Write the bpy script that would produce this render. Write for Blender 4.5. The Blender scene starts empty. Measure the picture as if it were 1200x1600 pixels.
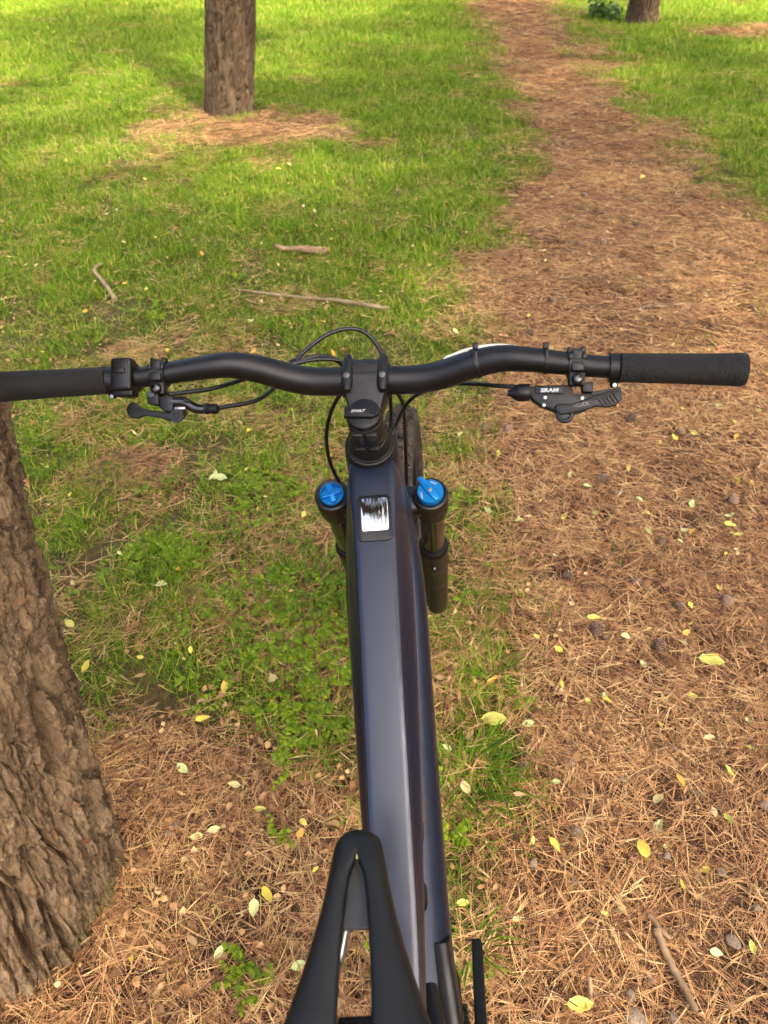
import bpy, bmesh, math, random
import numpy as np
from mathutils import Vector, Matrix

# ------------------------------------------------------------------ camera, light, exposure
scene = bpy.context.scene
cam_d = bpy.data.cameras.new('camera')
cam_d.lens = 5.1
cam_d.sensor_fit = 'VERTICAL'
cam_d.sensor_height = 5.1 * 1600 / 1155
cam_d.sensor_width = 5.1 * 1200 / 1155
cam_d.clip_start = 0.02
cam_d.clip_end = 1500
cam_d.dof.use_dof = True
cam_d.dof.focus_distance = 1.05
cam_d.dof.aperture_fstop = 1.9
cam = bpy.data.objects.new('camera', cam_d)
scene.collection.objects.link(cam)
cam.location = (0, 0, 1.475)
cam.rotation_euler = (math.radians(90 - 41), 0, 0)
scene.camera = cam

SUN_EL, SUN_AZ = math.radians(55), math.radians(140)      # azimuth clockwise from +Y, where the sun stands
world = bpy.data.worlds.new('World')
scene.world = world
world.use_nodes = True
wn = world.node_tree
sky = wn.nodes.new('ShaderNodeTexSky')
sky.sky_type = 'NISHITA'
sky.sun_disc = False
sky.sun_elevation = SUN_EL
sky.sun_rotation = SUN_AZ
sky.air_density = 0.75
sky.dust_density = 7.0
sky.ozone_density = 0.0
bg = wn.nodes['Background']
bg.inputs['Strength'].default_value = 0.15
wn.links.new(sky.outputs[0], bg.inputs['Color'])
sun_d = bpy.data.lights.new('sun', 'SUN')
sun_d.energy = 2.1
sun_d.angle = math.radians(0.8)
sun_d.color = (1.0, 0.93, 0.80)
sun = bpy.data.objects.new('sun', sun_d)
scene.collection.objects.link(sun)
_sd = Vector((math.sin(SUN_AZ) * math.cos(SUN_EL), math.cos(SUN_AZ) * math.cos(SUN_EL), math.sin(SUN_EL)))
sun.rotation_euler = _sd.to_track_quat('Z', 'Y').to_euler()
sun.location = _sd * 30
vs = scene.view_settings
vs.view_transform = 'Standard'
vs.look = 'None'
vs.gamma = 1.0
vs.use_curve_mapping = False
vs.exposure = 2.8
scene.cycles.max_bounces = 4
scene.cycles.diffuse_bounces = 2
scene.cycles.glossy_bounces = 2
scene.cycles.transmission_bounces = 3
scene.cycles.adaptive_threshold = 0.03
scene.cycles.use_denoising = True

RNG = np.random.default_rng(7)
random.seed(7)
PI = math.pi
COL = scene.collection

# ------------------------------------------------------------------ helpers
def link(o, parent=None):
    COL.objects.link(o)
    if parent is not None:
        o.parent = parent
    return o

def tag(o, label=None, cat=None, group=None, kind=None):
    if label: o['label'] = label
    if cat: o['category'] = cat
    if group: o['group'] = group
    if kind: o['kind'] = kind
    return o

def empty(name, loc=(0, 0, 0), rot=(0, 0, 0)):
    o = bpy.data.objects.new(name, None)
    o.empty_display_size = 0.1
    o.location = loc
    o.rotation_euler = rot
    return link(o)

def srgb(r, g, b):
    f = lambda c: (c / 255 / 12.92) if c / 255 <= 0.04045 else ((c / 255 + 0.055) / 1.055) ** 2.4
    return (f(r), f(g), f(b))

def mesh_np(name, V, F, mat=None, smooth=True, sharp=None):
    """V (n,3) array, F list of index tuples or (m,k) array"""
    me = bpy.data.meshes.new(name)
    V = np.asarray(V, dtype=np.float32)
    if isinstance(F, np.ndarray):
        m, k = F.shape
        me.vertices.add(len(V)); me.vertices.foreach_set('co', V.ravel())
        me.loops.add(m * k); me.loops.foreach_set('vertex_index', F.astype(np.int32).ravel())
        me.polygons.add(m)
        me.polygons.foreach_set('loop_start', np.arange(0, m * k, k, dtype=np.int32))
        me.update(calc_edges=True)
    else:
        me.from_pydata(V.tolist(), [], F)
        me.update()
    me.validate()
    if smooth:
        me.shade_smooth()
        if sharp is not None:
            me.set_sharp_from_angle(angle=math.radians(sharp))
    if mat is not None:
        me.materials.append(mat)
    return me

def add_attr(me, name, data, typ='FLOAT', dom='POINT'):
    a = me.attributes.new(name, typ, dom)
    if typ == 'FLOAT' or typ == 'INT':
        a.data.foreach_set('value', np.asarray(data).ravel())
    elif typ == 'FLOAT_COLOR':
        a.data.foreach_set('color', np.asarray(data, dtype=np.float32).ravel())
    else:
        a.data.foreach_set('vector', np.asarray(data, dtype=np.float32).ravel())

def nrm(v):
    v = np.asarray(v, float)
    return v / (np.linalg.norm(v) + 1e-12)

def catmull(pts, n):
    P = np.asarray(pts, float)
    P = np.vstack([2 * P[0] - P[1], P, 2 * P[-1] - P[-2]])
    out = []
    for i in range(1, len(P) - 2):
        p0, p1, p2, p3 = P[i - 1], P[i], P[i + 1], P[i + 2]
        for t in np.linspace(0, 1, n, endpoint=False):
            out.append(0.5 * ((2 * p1) + (-p0 + p2) * t + (2 * p0 - 5 * p1 + 4 * p2 - p3) * t * t + (-p0 + 3 * p1 - 3 * p2 + p3) * t ** 3))
    out.append(P[-2])
    return np.array(out)

class MB:
    """collects shapes; build() links them as one mesh object"""
    def __init__(self, T=None):
        self.V, self.F, self.T = [], [], T
    def add(self, V, F):
        n = len(self.V)
        V = np.asarray(V, float)
        if self.T is not None:
            V = np.array([self.T(v) for v in V])
        self.V += V.tolist()
        self.F += [tuple(i + n for i in f) for f in F]
        return self
    def sections(self, S, cap=True, closed=True):
        """loft through rings, each (k,3)"""
        k = len(S[0]); V = np.vstack(S); F = []
        for i in range(len(S) - 1):
            for j in range(k if closed else k - 1):
                a, b = i * k + j, i * k + (j + 1) % k
                F.append((a, b, b + k, a + k))
        if cap:
            F.append(tuple(range(k - 1, -1, -1)))
            F.append(tuple((len(S) - 1) * k + j for j in range(k)))
        return self.add(V, F)
    def tube(self, path, r, n=12, cap=True, up=(0, 0, 1)):
        path = np.asarray(path, float)
        r = np.broadcast_to(np.asarray(r, float), (len(path),))
        S, x = [], None
        for i, p in enumerate(path):
            t = nrm(path[min(i + 1, len(path) - 1)] - path[max(i - 1, 0)])
            if x is None:
                x = np.cross(t, up)
                if np.linalg.norm(x) < 1e-3: x = np.cross(t, (1, 0, 0))
            x = nrm(x - t * np.dot(x, t)); y = np.cross(t, x)
            a = np.arange(n) * 2 * PI / n
            S.append(p + r[i] * (np.cos(a)[:, None] * x + np.sin(a)[:, None] * y))
        return self.sections(S, cap)
    def lathe(self, prof, o, d, n=24, cap=True):
        """prof: list of (along, radius)"""
        o, d = np.asarray(o, float), nrm(d)
        return self.tube2([(o + d * a, r) for a, r in prof], d, n, cap)
    def tube2(self, pr, d, n, cap):
        x = np.cross(d, (0, 0, 1))
        if np.linalg.norm(x) < 1e-3: x = np.cross(d, (1, 0, 0))
        x = nrm(x); y = np.cross(d, x); a = np.arange(n) * 2 * PI / n
        S = [p + max(r, 1e-5) * (np.cos(a)[:, None] * x + np.sin(a)[:, None] * y) for p, r in pr]
        return self.sections(S, cap)
    def box(self, c, s, bev=0.0, R=None, seg=2):
        bm = bmesh.new()
        bmesh.ops.create_cube(bm, size=1)
        for v in bm.verts: v.co = Vector((v.co.x * s[0], v.co.y * s[1], v.co.z * s[2]))
        if bev: bmesh.ops.bevel(bm, geom=bm.edges[:], offset=bev, segments=seg, affect='EDGES', profile=0.5)
        return self._bm(bm, c, R)
    def _bm(self, bm, c, R):
        bm.verts.ensure_lookup_table(); bm.verts.index_update()
        V = np.array([v.co[:] for v in bm.verts]); F = [tuple(v.index for v in f.verts) for f in bm.faces]
        bm.free()
        if R is not None: V = V @ np.asarray(R).T
        return self.add(V + np.asarray(c, float), F)
    def prism(self, outline, z0, z1, bev=0.0, c=(0, 0, 0), R=None, seg=2):
        """outline in local xy (anticlockwise), extruded z0..z1; R columns map local to bike axes"""
        bm = bmesh.new()
        lo = [bm.verts.new((x, y, z0)) for x, y in outline]
        hi = [bm.verts.new((x, y, z1)) for x, y in outline]
        n = len(outline)
        bm.faces.new(lo[::-1]); top = bm.faces.new(hi)
        for i in range(n): bm.faces.new((lo[i], lo[(i + 1) % n], hi[(i + 1) % n], hi[i]))
        bmesh.ops.recalc_face_normals(bm, faces=bm.faces[:])
        if bev:
            es = [e for e in bm.edges if (e.verts[0].co.z == e.verts[1].co.z)]
            bmesh.ops.bevel(bm, geom=es, offset=bev, segments=seg, affect='EDGES', profile=0.5)
        return self._bm(bm, c, R)
    def build(self, name, mat, parent=None, smooth=True, sharp=38):
        me = bpy.data.meshes.new(name)
        me.from_pydata(self.V, [], self.F)
        me.update()
        bm = bmesh.new(); bm.from_mesh(me)
        bmesh.ops.recalc_face_normals(bm, faces=bm.faces[:])
        bm.to_mesh(me); bm.free()
        if smooth:
            me.shade_smooth(); me.set_sharp_from_angle(angle=math.radians(sharp))
        me.materials.append(mat)
        return link(bpy.data.objects.new(name, me), parent)

# value noise in the plane
def vnoise(x, y, seed=0):
    x = np.asarray(x, float); y = np.asarray(y, float)
    xi, yi = np.floor(x).astype(np.int64), np.floor(y).astype(np.int64)
    fx, fy = x - xi, y - yi
    fx, fy = fx * fx * (3 - 2 * fx), fy * fy * (3 - 2 * fy)
    def h(i, j):
        n = (i * 374761393 + j * 668265263 + seed * 974634541) & 0xffffffff
        n = ((n ^ (n >> 13)) * 1274126177) & 0xffffffff
        return ((n ^ (n >> 16)) & 0xffff) / 65535.0
    return (h(xi, yi) * (1 - fx) + h(xi + 1, yi) * fx) * (1 - fy) + (h(xi, yi + 1) * (1 - fx) + h(xi + 1, yi + 1) * fx) * fy
def fbm(x, y, seed=0, o=3):
    s, a, t = 0, 1, 0
    for k in range(o):
        s = s + a * vnoise(x * 2 ** k, y * 2 ** k, seed + k); t += a; a *= 0.5
    return s / t
def sstep(a, b, x):
    t = np.clip((x - a) / (b - a), 0, 1); return t * t * (3 - 2 * t)

# ------------------------------------------------------------------ materials
class NT:
    def __init__(self, name):
        self.m = bpy.data.materials.new(name); self.m.use_nodes = True
        self.t = self.m.node_tree; self.p = self.t.nodes['Principled BSDF']
    def n(self, typ, **kw):
        nd = self.t.nodes.new(typ)
        for k, v in kw.items():
            if k in nd.inputs: nd.inputs[k].default_value = v
            else: setattr(nd, k, v)
        return nd
    def l(self, a, b): self.t.links.new(a, b)
    def set(self, **kw):
        for k, v in kw.items():
            self.p.inputs[k.replace('_', ' ')].default_value = v
    def ramp(self, fac, stops):
        r = self.t.nodes.new('ShaderNodeValToRGB')
        e = r.color_ramp.elements
        while len(e) < len(stops): e.new(0.5)
        for el, (p, c) in zip(e, stops):
            el.position = p; el.color = (*c, 1)
        self.l(fac, r.inputs[0]); return r.outputs[0]
    def mix(self, fac, a, b, mode='MIX'):
        m = self.t.nodes.new('ShaderNodeMix'); m.data_type = 'RGBA'; m.blend_type = mode
        for s, v in ((m.inputs[0], fac), (m.inputs[6], a), (m.inputs[7], b)):
            if isinstance(v, (int, float)): s.default_value = v
            elif isinstance(v, tuple): s.default_value = (*v, 1)
            else: self.l(v, s)
        return m.outputs[2]
    def noise(self, scale, detail=3, vec=None, rough=0.5):
        n = self.t.nodes.new('ShaderNodeTexNoise')
        n.inputs['Scale'].default_value = scale; n.inputs['Detail'].default_value = detail; n.inputs['Roughness'].default_value = rough
        if vec is not None: self.l(vec, n.inputs['Vector'])
        return n.outputs['Fac']
    def coord(self, out='Object', scale=None):
        c = self.t.nodes.new('ShaderNodeTexCoord')
        if scale is None: return c.outputs[out]
        mp = self.t.nodes.new('ShaderNodeMapping'); mp.inputs['Scale'].default_value = scale
        self.l(c.outputs[out], mp.inputs['Vector']); return mp.outputs[0]
    def bump(self, h, strength=0.3, dist=0.001):
        b = self.t.nodes.new('ShaderNodeBump'); b.inputs['Strength'].default_value = strength; b.inputs['Distance'].default_value = dist
        self.l(h, b.inputs['Height']); self.l(b.outputs[0], self.p.inputs['Normal'])
    def attr(self, name, out='Color'):
        a = self.t.nodes.new('ShaderNodeAttribute'); a.attribute_name = name; return a.outputs[out]
    def base(self, v):
        if isinstance(v, tuple): self.p.inputs['Base Color'].default_value = (*v, 1)
        else: self.l(v, self.p.inputs['Base Color'])

def simple(name, col, rough=0.5, metal=0.0, spec=0.5, coat=0.0, grime=0.25, gscale=60, bump=None, col2=None):
    """plain paint or plastic with uneven dust and gloss"""
    k = NT(name)
    k.set(Roughness=rough, Metallic=metal, Specular_IOR_Level=spec, Coat_Weight=coat, Coat_Roughness=0.15)
    v = k.coord('Object')
    n1 = k.noise(gscale, 4, v); n2 = k.noise(gscale * 0.15, 3, v)
    c2 = col2 or tuple(min(1, c * 1.5 + 0.003) for c in col)
    k.base(k.mix(k.ramp(n2, [(0.35, (0, 0, 0)), (0.75, (1, 1, 1))]), col, k.mix(grime, col, c2)))
    r = k.n('ShaderNodeMapRange'); r.inputs['To Min'].default_value = rough * 0.85; r.inputs['To Max'].default_value = min(1, rough * 1.2 + 0.02)
    k.l(n1, r.inputs['Value']); k.l(r.outputs[0], k.p.inputs['Roughness'])
    if bump: k.bump(k.noise(bump[0], 3, v), bump[1], bump[2])
    return k.m

M = {}
M['paint'] = simple('navy_satin_paint', (0.0030, 0.0062, 0.0175), 0.31, metal=0.25, spec=0.5, gscale=90, grime=0.2)
M['alloy'] = simple('black_anodised_alloy', (0.0034, 0.0034, 0.0035), 0.42, spec=0.26, gscale=120, grime=0.25)
M['bar'] = simple('matt_black_bar', (0.0034, 0.0034, 0.0034), 0.38, spec=0.26, gscale=40, grime=0.25)
M['plastic'] = simple('black_plastic', (0.0030, 0.0030, 0.0031), 0.40, spec=0.24, gscale=150, grime=0.25, bump=(900, 0.15, 0.0004))
M['gloss'] = simple('gloss_black', (0.003, 0.0026, 0.0022), 0.10, gscale=60, grime=0.2, coat=0.2)
M['lower'] = simple('fork_black', (0.0045, 0.0040, 0.0034), 0.36, spec=0.3, gscale=60, grime=0.2)
M['blue'] = simple('blue_anodised', (0.0, 0.15, 0.42), 0.30, metal=0.5, gscale=150, grime=0.1, col2=(0.01, 0.25, 0.6))
M['steel'] = simple('bolt_steel', (0.28, 0.27, 0.26), 0.35, metal=1.0)
M['print'] = simple('pale_print', (0.34, 0.34, 0.33), 0.6)
M['printdim'] = simple('grey_print', (0.12, 0.115, 0.105), 0.5)
M['cable'] = simple('cable_housing', (0.004, 0.004, 0.004), 0.34, spec=0.35, gscale=200, grime=0.2)
M['saddle'] = simple('saddle_cover', (0.0036, 0.0039, 0.0039), 0.46, spec=0.26, gscale=35, grime=0.3, bump=(1400, 0.25, 0.0004))
M['base'] = simple('saddle_base', (0.022, 0.022, 0.022), 0.5)
M['label'] = simple('brown_label', (0.10, 0.065, 0.03), 0.4)
M['spoke'] = simple('spoke', (0.02, 0.02, 0.02), 0.3, metal=0.6)
M['whiteplastic'] = simple('white_plastic', (0.62, 0.62, 0.56), 0.4, gscale=25, grime=0.5, col2=(0.5, 0.5, 0.42))

def m_grip():
    k = NT('knurled_rubber'); k.set(Roughness=0.72, Specular_IOR_Level=0.35)
    v = k.coord('Object')
    w = []
    for ang in (40, -40):
        mp = k.n('ShaderNodeMapping'); mp.inputs['Rotation'].default_value = (0, 0, math.radians(ang)); k.l(v, mp.inputs['Vector'])
        wv = k.n('ShaderNodeTexWave', bands_direction='X'); wv.inputs['Scale'].default_value = 230; k.l(mp.outputs[0], wv.inputs['Vector'])
        w.append(wv.outputs['Fac'])
    mm = k.n('ShaderNodeMath', operation='MULTIPLY'); k.l(w[0], mm.inputs[0]); k.l(w[1], mm.inputs[1])
    k.bump(mm.outputs[0], 1.0, 0.0020)
    k.base(k.mix(k.noise(70, 4, v), (0.0048, 0.0046, 0.0042), (0.012, 0.0105, 0.008)))
    return k.m
M['grip'] = m_grip()

def m_tyre():
    k = NT('tyre_rubber'); k.set(Roughness=0.85, Specular_IOR_Level=0.3)
    v = k.coord('Object')
    f = k.ramp(k.noise(45, 5, v, 0.7), [(0.4, (0, 0, 0)), (0.65, (1, 1, 1))])
    k.base(k.mix(f, (0.009, 0.0085, 0.008), (0.07, 0.048, 0.028)))
    k.bump(k.noise(500, 3, v), 0.3, 0.0006)
    return k.m
M['tyre'] = m_tyre()

def m_screen():
    k = NT('screen_film'); k.set(Roughness=0.06, Metallic=1.0)
    v = k.coord('Object', (160, 22, 22))
    k.base(k.mix(k.noise(1.0, 4, v), (0.50, 0.52, 0.56), (0.32, 0.32, 0.34)))
    k.bump(k.noise(0.9, 3, v), 0.8, 0.0016)
    return k.m
M['screen'] = m_screen()

def m_ground():
    k = NT('soil')
    k.set(Roughness=0.95, Specular_IOR_Level=0.2)
    v = k.coord('Object')
    n1 = k.noise(9, 5, v, 0.65); n2 = k.noise(70, 6, v, 0.7); n3 = k.noise(260, 4, v, 0.7)
    soil = k.ramp(n2, [(0.3, (0.009, 0.005, 0.003)), (0.5, (0.022, 0.013, 0.007)), (0.75, (0.065, 0.036, 0.017))])
    litter = k.ramp(n3, [(0.36, (0.030, 0.013, 0.006)), (0.54, (0.13, 0.066, 0.028)), (0.74, (0.40, 0.235, 0.110))])
    turf = k.ramp(n2, [(0.32, (0.014, 0.017, 0.003)), (0.54, (0.050, 0.060, 0.006)), (0.75, (0.14, 0.11, 0.028))])
    pathy = k.mix(k.ramp(n1, [(0.38, (0.05, 0.05, 0.05)), (0.62, (0.9, 0.9, 0.9))]), soil, litter)
    turf = k.mix(k.ramp(n3, [(0.45, (0, 0, 0)), (0.64, (0.7, 0.7, 0.7))]), turf, (0.14, 0.082, 0.032))
    k.base(k.mix(k.attr('turf', 'Fac'), pathy, turf))
    k.bump(k.mix(0.5, n2, n3), 0.9, 0.008)
    return k.m
M['ground'] = m_ground()

def m_foliage(name, ramp, rough=0.5, trans=0.25, hue=0.12, spec=0.35):
    """per-blade colour from the 'tone' attribute, shifted per clump"""
    k = NT(name); k.set(Roughness=rough, Specular_IOR_Level=spec)
    tone = k.attr('tone', 'Fac')
    oi = k.n('ShaderNodeObjectInfo')
    ad = k.n('ShaderNodeMath', operation='MULTIPLY_ADD'); ad.inputs[1].default_value = hue * 2; k.l(oi.outputs['Random'], ad.inputs[0])
    sb = k.n('ShaderNodeMath', operation='SUBTRACT'); sb.inputs[1].default_value = hue
    k.l(tone, ad.inputs[2]); k.l(ad.outputs[0], sb.inputs[0])
    c = k.ramp(sb.outputs[0], ramp)
    k.base(c)
    if trans:
        tr = k.n('ShaderNodeBsdfTranslucent'); k.l(c, tr.inputs['Color'])
        ms = k.n('ShaderNodeMixShader'); ms.inputs[0].default_value = trans
        out = k.t.nodes['Material Output']
        k.l(k.p.outputs[0], ms.inputs[1]); k.l(tr.outputs[0], ms.inputs[2]); k.l(ms.outputs[0], out.inputs['Surface'])
    return k.m
M['grass'] = m_foliage('grass_blade', [(0.0, (0.038, 0.084, 0.004)), (0.35, (0.092, 0.176, 0.006)), (0.7, (0.172, 0.262, 0.009)), (0.86, (0.27, 0.31, 0.020)), (0.97, (0.44, 0.33, 0.085))], 0.6, 0.25, 0.12, 0.12)
M['straw'] = m_foliage('dry_straw', [(0.0, (0.20, 0.12, 0.04)), (0.5, (0.38, 0.26, 0.09)), (1.0, (0.52, 0.40, 0.15))], 0.7, 0.15, 0.1, 0.15)
M['needle'] = m_foliage('pine_needle', [(0.0, (0.035, 0.015, 0.007)), (0.20, (0.15, 0.064, 0.026)), (0.45, (0.36, 0.172, 0.066)), (0.72, (0.55, 0.300, 0.120)), (1.0, (0.70, 0.47, 0.20))], 0.5, 0.0, 0.10, 0.3)
M['weed'] = m_foliage('weed_leaf', [(0.0, (0.06, 0.105, 0.004)), (0.5, (0.135, 0.205, 0.006)), (1.0, (0.25, 0.31, 0.010))], 0.55, 0.3, 0.12, 0.2)
M['crumb'] = m_foliage('leaf_crumb', [(0.0, (0.07, 0.032, 0.012)), (0.4, (0.22, 0.105, 0.040)), (0.75, (0.40, 0.22, 0.085)), (1.0, (0.58, 0.40, 0.17))], 0.7, 0.1)
M['pine'] = m_foliage('pine_foliage', [(0.0, (0.030, 0.060, 0.012)), (0.6, (0.06, 0.10, 0.02)), (1.0, (0.09, 0.13, 0.03))], 0.5, 0.2)
M['shrubleaf'] = m_foliage('shrub_leaf', [(0.0, (0.035, 0.085, 0.015)), (0.5, (0.075, 0.15, 0.026)), (1.0, (0.13, 0.22, 0.04))], 0.45, 0.25)

def m_leaf():
    k = NT('fallen_leaf'); k.set(Roughness=0.55, Specular_IOR_Level=0.35)
    oi = k.n('ShaderNodeObjectInfo'); v = k.coord('Object')
    spots = k.ramp(k.noise(260, 4, v, 0.65), [(0.52, (0, 0, 0)), (0.68, (1, 1, 1))])
    warm = k.mix(k.noise(60, 3, v), oi.outputs['Color'], k.mix(0.35, oi.outputs['Color'], (0.30, 0.20, 0.05)))
    sep = k.n('ShaderNodeSeparateXYZ'); k.l(v, sep.inputs[0])
    ab = k.n('ShaderNodeMath', operation='ABSOLUTE'); k.l(sep.outputs['X'], ab.inputs[0])
    rib = k.n('ShaderNodeMath', operation='LESS_THAN'); rib.inputs[1].default_value = 0.0007; k.l(ab.outputs[0], rib.inputs[0])
    c = k.mix(rib.outputs[0], k.mix(spots, warm, (0.22, 0.12, 0.04)), k.mix(0.5, oi.outputs['Color'], (0.8, 0.75, 0.5)))
    sp = k.n('ShaderNodeMath', operation='MULTIPLY'); sp.inputs[1].default_value = 0.6; k.l(spots, sp.inputs[0])
    c = k.mix(sp.outputs[0], k.mix(rib.outputs[0], warm, k.mix(0.4, oi.outputs['Color'], (0.8, 0.75, 0.5))), (0.24, 0.13, 0.045))
    k.base(c)
    tr = k.n('ShaderNodeBsdfTranslucent'); k.l(c, tr.inputs['Color'])
    ms = k.n('ShaderNodeMixShader'); ms.inputs[0].default_value = 0.2
    k.l(k.p.outputs[0], ms.inputs[1]); k.l(tr.outputs[0], ms.inputs[2]); k.l(ms.outputs[0], k.t.nodes['Material Output'].inputs['Surface'])
    return k.m
M['leaf'] = m_leaf()

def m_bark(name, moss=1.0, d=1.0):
    k = NT(name); k.set(Roughness=0.9, Specular_IOR_Level=0.2)
    v = k.coord('Object'); vs_ = k.coord('Object', (1, 1, 0.16))
    n1 = k.noise(14, 5, vs_, 0.65); n2 = k.noise(60, 6, vs_, 0.75); n3 = k.noise(220, 4, v, 0.7); n4 = k.noise(26, 3, v, 0.5)
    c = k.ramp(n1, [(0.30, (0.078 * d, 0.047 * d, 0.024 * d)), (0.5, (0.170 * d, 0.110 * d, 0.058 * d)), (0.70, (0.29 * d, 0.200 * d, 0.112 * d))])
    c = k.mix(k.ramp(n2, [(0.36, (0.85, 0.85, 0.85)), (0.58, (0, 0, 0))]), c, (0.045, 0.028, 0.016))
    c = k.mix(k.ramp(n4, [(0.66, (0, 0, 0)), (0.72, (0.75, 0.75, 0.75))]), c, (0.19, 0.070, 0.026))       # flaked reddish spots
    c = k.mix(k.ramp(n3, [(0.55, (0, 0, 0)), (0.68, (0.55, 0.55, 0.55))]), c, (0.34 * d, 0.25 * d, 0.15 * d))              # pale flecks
    if moss:
        mo = k.noise(7, 4, v, 0.6)
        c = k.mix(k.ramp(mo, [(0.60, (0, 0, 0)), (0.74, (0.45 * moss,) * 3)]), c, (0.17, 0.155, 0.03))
    k.base(c)
    k.bump(k.mix(0.4, n2, n3), 1.0, 0.010)
    return k.m
M['bark'] = m_bark('pine_bark')
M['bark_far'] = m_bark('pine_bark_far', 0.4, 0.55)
M['twig'] = simple('dead_wood', (0.15, 0.085, 0.040), 0.8, gscale=90, grime=1.0, col2=(0.36, 0.23, 0.11), bump=(220, 0.8, 0.002))
M['greytwig'] = simple('grey_dead_wood', (0.11, 0.072, 0.036), 0.85, gscale=70, grime=1.0, col2=(0.30, 0.21, 0.11), bump=(160, 0.9, 0.003))
M['stone'] = simple('grey_stone', (0.15, 0.105, 0.065), 0.9, spec=0.1, gscale=60, grime=1.0, col2=(0.32, 0.25, 0.17), bump=(300, 0.7, 0.002))
M['cone'] = simple('pine_cone', (0.10, 0.055, 0.032), 0.8, gscale=110, grime=1.0, col2=(0.30, 0.19, 0.11))
M['stem'] = simple('green_stem', (0.10, 0.17, 0.03), 0.6)
M['limb'] = simple('pine_limb', (0.20, 0.11, 0.055), 0.9)

# ------------------------------------------------------------------ the ground and what grows or lies where
_XL = np.array([(0.146, -3), (0.146, 0.376), (0.189, 0.526), (0.172, 0.668), (0.276, 0.775), (0.274, 0.927), (0.335, 1.103), (0.302, 1.287), (0.345, 1.427),
                (0.321, 1.697), (0.303, 2.026), (0.345, 2.633), (0.343, 3.09), (0.454, 3.511), (0.647, 3.796), (0.622, 4.319), (0.839, 4.772), (1.026, 6.121),
                (1.125, 8.556), (1.197, 13.378), (1.0, 18), (0.2, 30)])
_XR = np.array([(3.4, -3), (3.2, 1), (2.9, 2.5), (2.35, 3.6), (2.155, 4.216), (2.018, 4.772), (2.128, 6.121), (2.017, 7.412), (2.221, 10.046), (2.395, 13.378), (2.3, 18), (1.6, 30)])
def height(x, y):
    h = 0.030 * (fbm(x * 0.45 + 3, y * 0.45, 11, 2) - 0.5) + 0.016 * (fbm(x * 2.2, y * 2.2 + 5, 21, 3) - 0.5)
    return h * sstep(0.0, 0.6, np.hypot(x, y) * 0 + 1)
def f_path(x, y):
    wob = 0.10 * (fbm(x * 3, y * 3, 31) - 0.5) + 0.30 * (fbm(x * 0.9, y * 0.9, 33) - 0.5) * sstep(1.5, 5, y)
    s = 0.08 + 0.034 * np.clip(y, 0, 8)
    xl = np.interp(y, _XL[:, 1], _XL[:, 0]) + wob; xr = np.interp(y, _XR[:, 1], _XR[:, 0]) + wob * 1.3
    return sstep(-s, s, x - xl) * sstep(-s * 1.6, s * 1.6, xr - x) * (1 - sstep(20, 30, y))
def f_tree(x, y):
    """needle litter round the two trees on the left"""
    wob = 0.22 * (fbm(x * 4, y * 4, 41) - 0.5)
    edge = np.interp(x, [-0.7, -0.22, -0.08, 0.05, 0.12], [0.99, 0.96, 0.84, 0.62, 0.3])
    a = sstep(-0.10, 0.08, edge + wob - y) * sstep(0.28, 0.02, x + wob * 0.6)
    d = np.hypot((x + 1.05) / 0.95, (y - 5.95) / 0.80) + 1.3 * (fbm(x * 1.8, y * 1.8, 43) - 0.5)
    b = sstep(1.20, 0.45, d) * (0.60 + 0.5 * fbm(x * 3.5, y * 3.5, 47))
    d2 = np.hypot((x - 4.3) / 0.9, (y - 10.4) / 0.55) + 0.8 * (fbm(x * 2, y * 2, 44) - 0.5)
    return np.maximum(np.maximum(a, b), sstep(1.0, 0.7, d2) * 0.8)
def f_grass(x, y):
    worn = sstep(0.36, 0.62, fbm(x * 1.1 + 9, y * 1.1, 51, 3))            # 1 = thick turf
    fine = sstep(0.30, 0.60, fbm(x * 5, y * 5, 53, 2))
    thick = 0.34 + 0.38 * worn + 0.28 * fine + 0.30 * sstep(2.2, 4.5, y)
    near = sstep(4.6, 1.2, y)                                                # thinner turf by the bike
    thick = thick * (1 - 0.20 * near * (1 - 0.75 * fine))
    g = (1 - f_path(x, y)) * (1 - 0.97 * f_tree(x, y)) * thick
    tuft = 0.5 * np.exp(-((x - 0.19) ** 2 + (y - 0.80) ** 2) / 0.008) + 0.5 * np.exp(-((x - 0.22) ** 2 / 0.010 + (y - 1.12) ** 2 / 0.05))
    return np.clip(g + tuft + 0.02, 0, 1)

def axis(lo, hi, step, far, grow=1.35):
    a = list(np.arange(lo, hi + 1e-6, step)); s = step
    while a[-1] < far: s *= grow; a.append(a[-1] + s)
    s = step
    while a[0] > -far: s *= grow; a.insert(0, a[0] - s)
    return np.array(a)
gx, gy = axis(-6.5, 6.5, 0.06, 400), axis(-1.0, 14.5, 0.06, 400)
GX, GY = np.meshgrid(gx, gy)
_fade = 1 - sstep(15, 60, np.hypot(GX, GY))
GZ = height(GX, GY) * _fade - 0.004
nx, ny = len(gx), len(gy)
_i = (np.arange(ny - 1)[:, None] * nx + np.arange(nx - 1)[None, :]).ravel()
me = mesh_np('ground', np.stack([GX, GY, GZ], -1).reshape(-1, 3), np.stack([_i, _i + 1, _i + 1 + nx, _i + nx], 1), M['ground'])
add_attr(me, 'turf', np.clip(1.25 * (1 - f_path(GX, GY)) * (1 - f_tree(GX, GY)) * (0.35 + 0.65 * sstep(0.8, 5.0, GY)), 0, 1).ravel())
tag(link(bpy.data.objects.new('ground', me)), 'soil ground under the grass and pine needle path', kind='structure')

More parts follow.
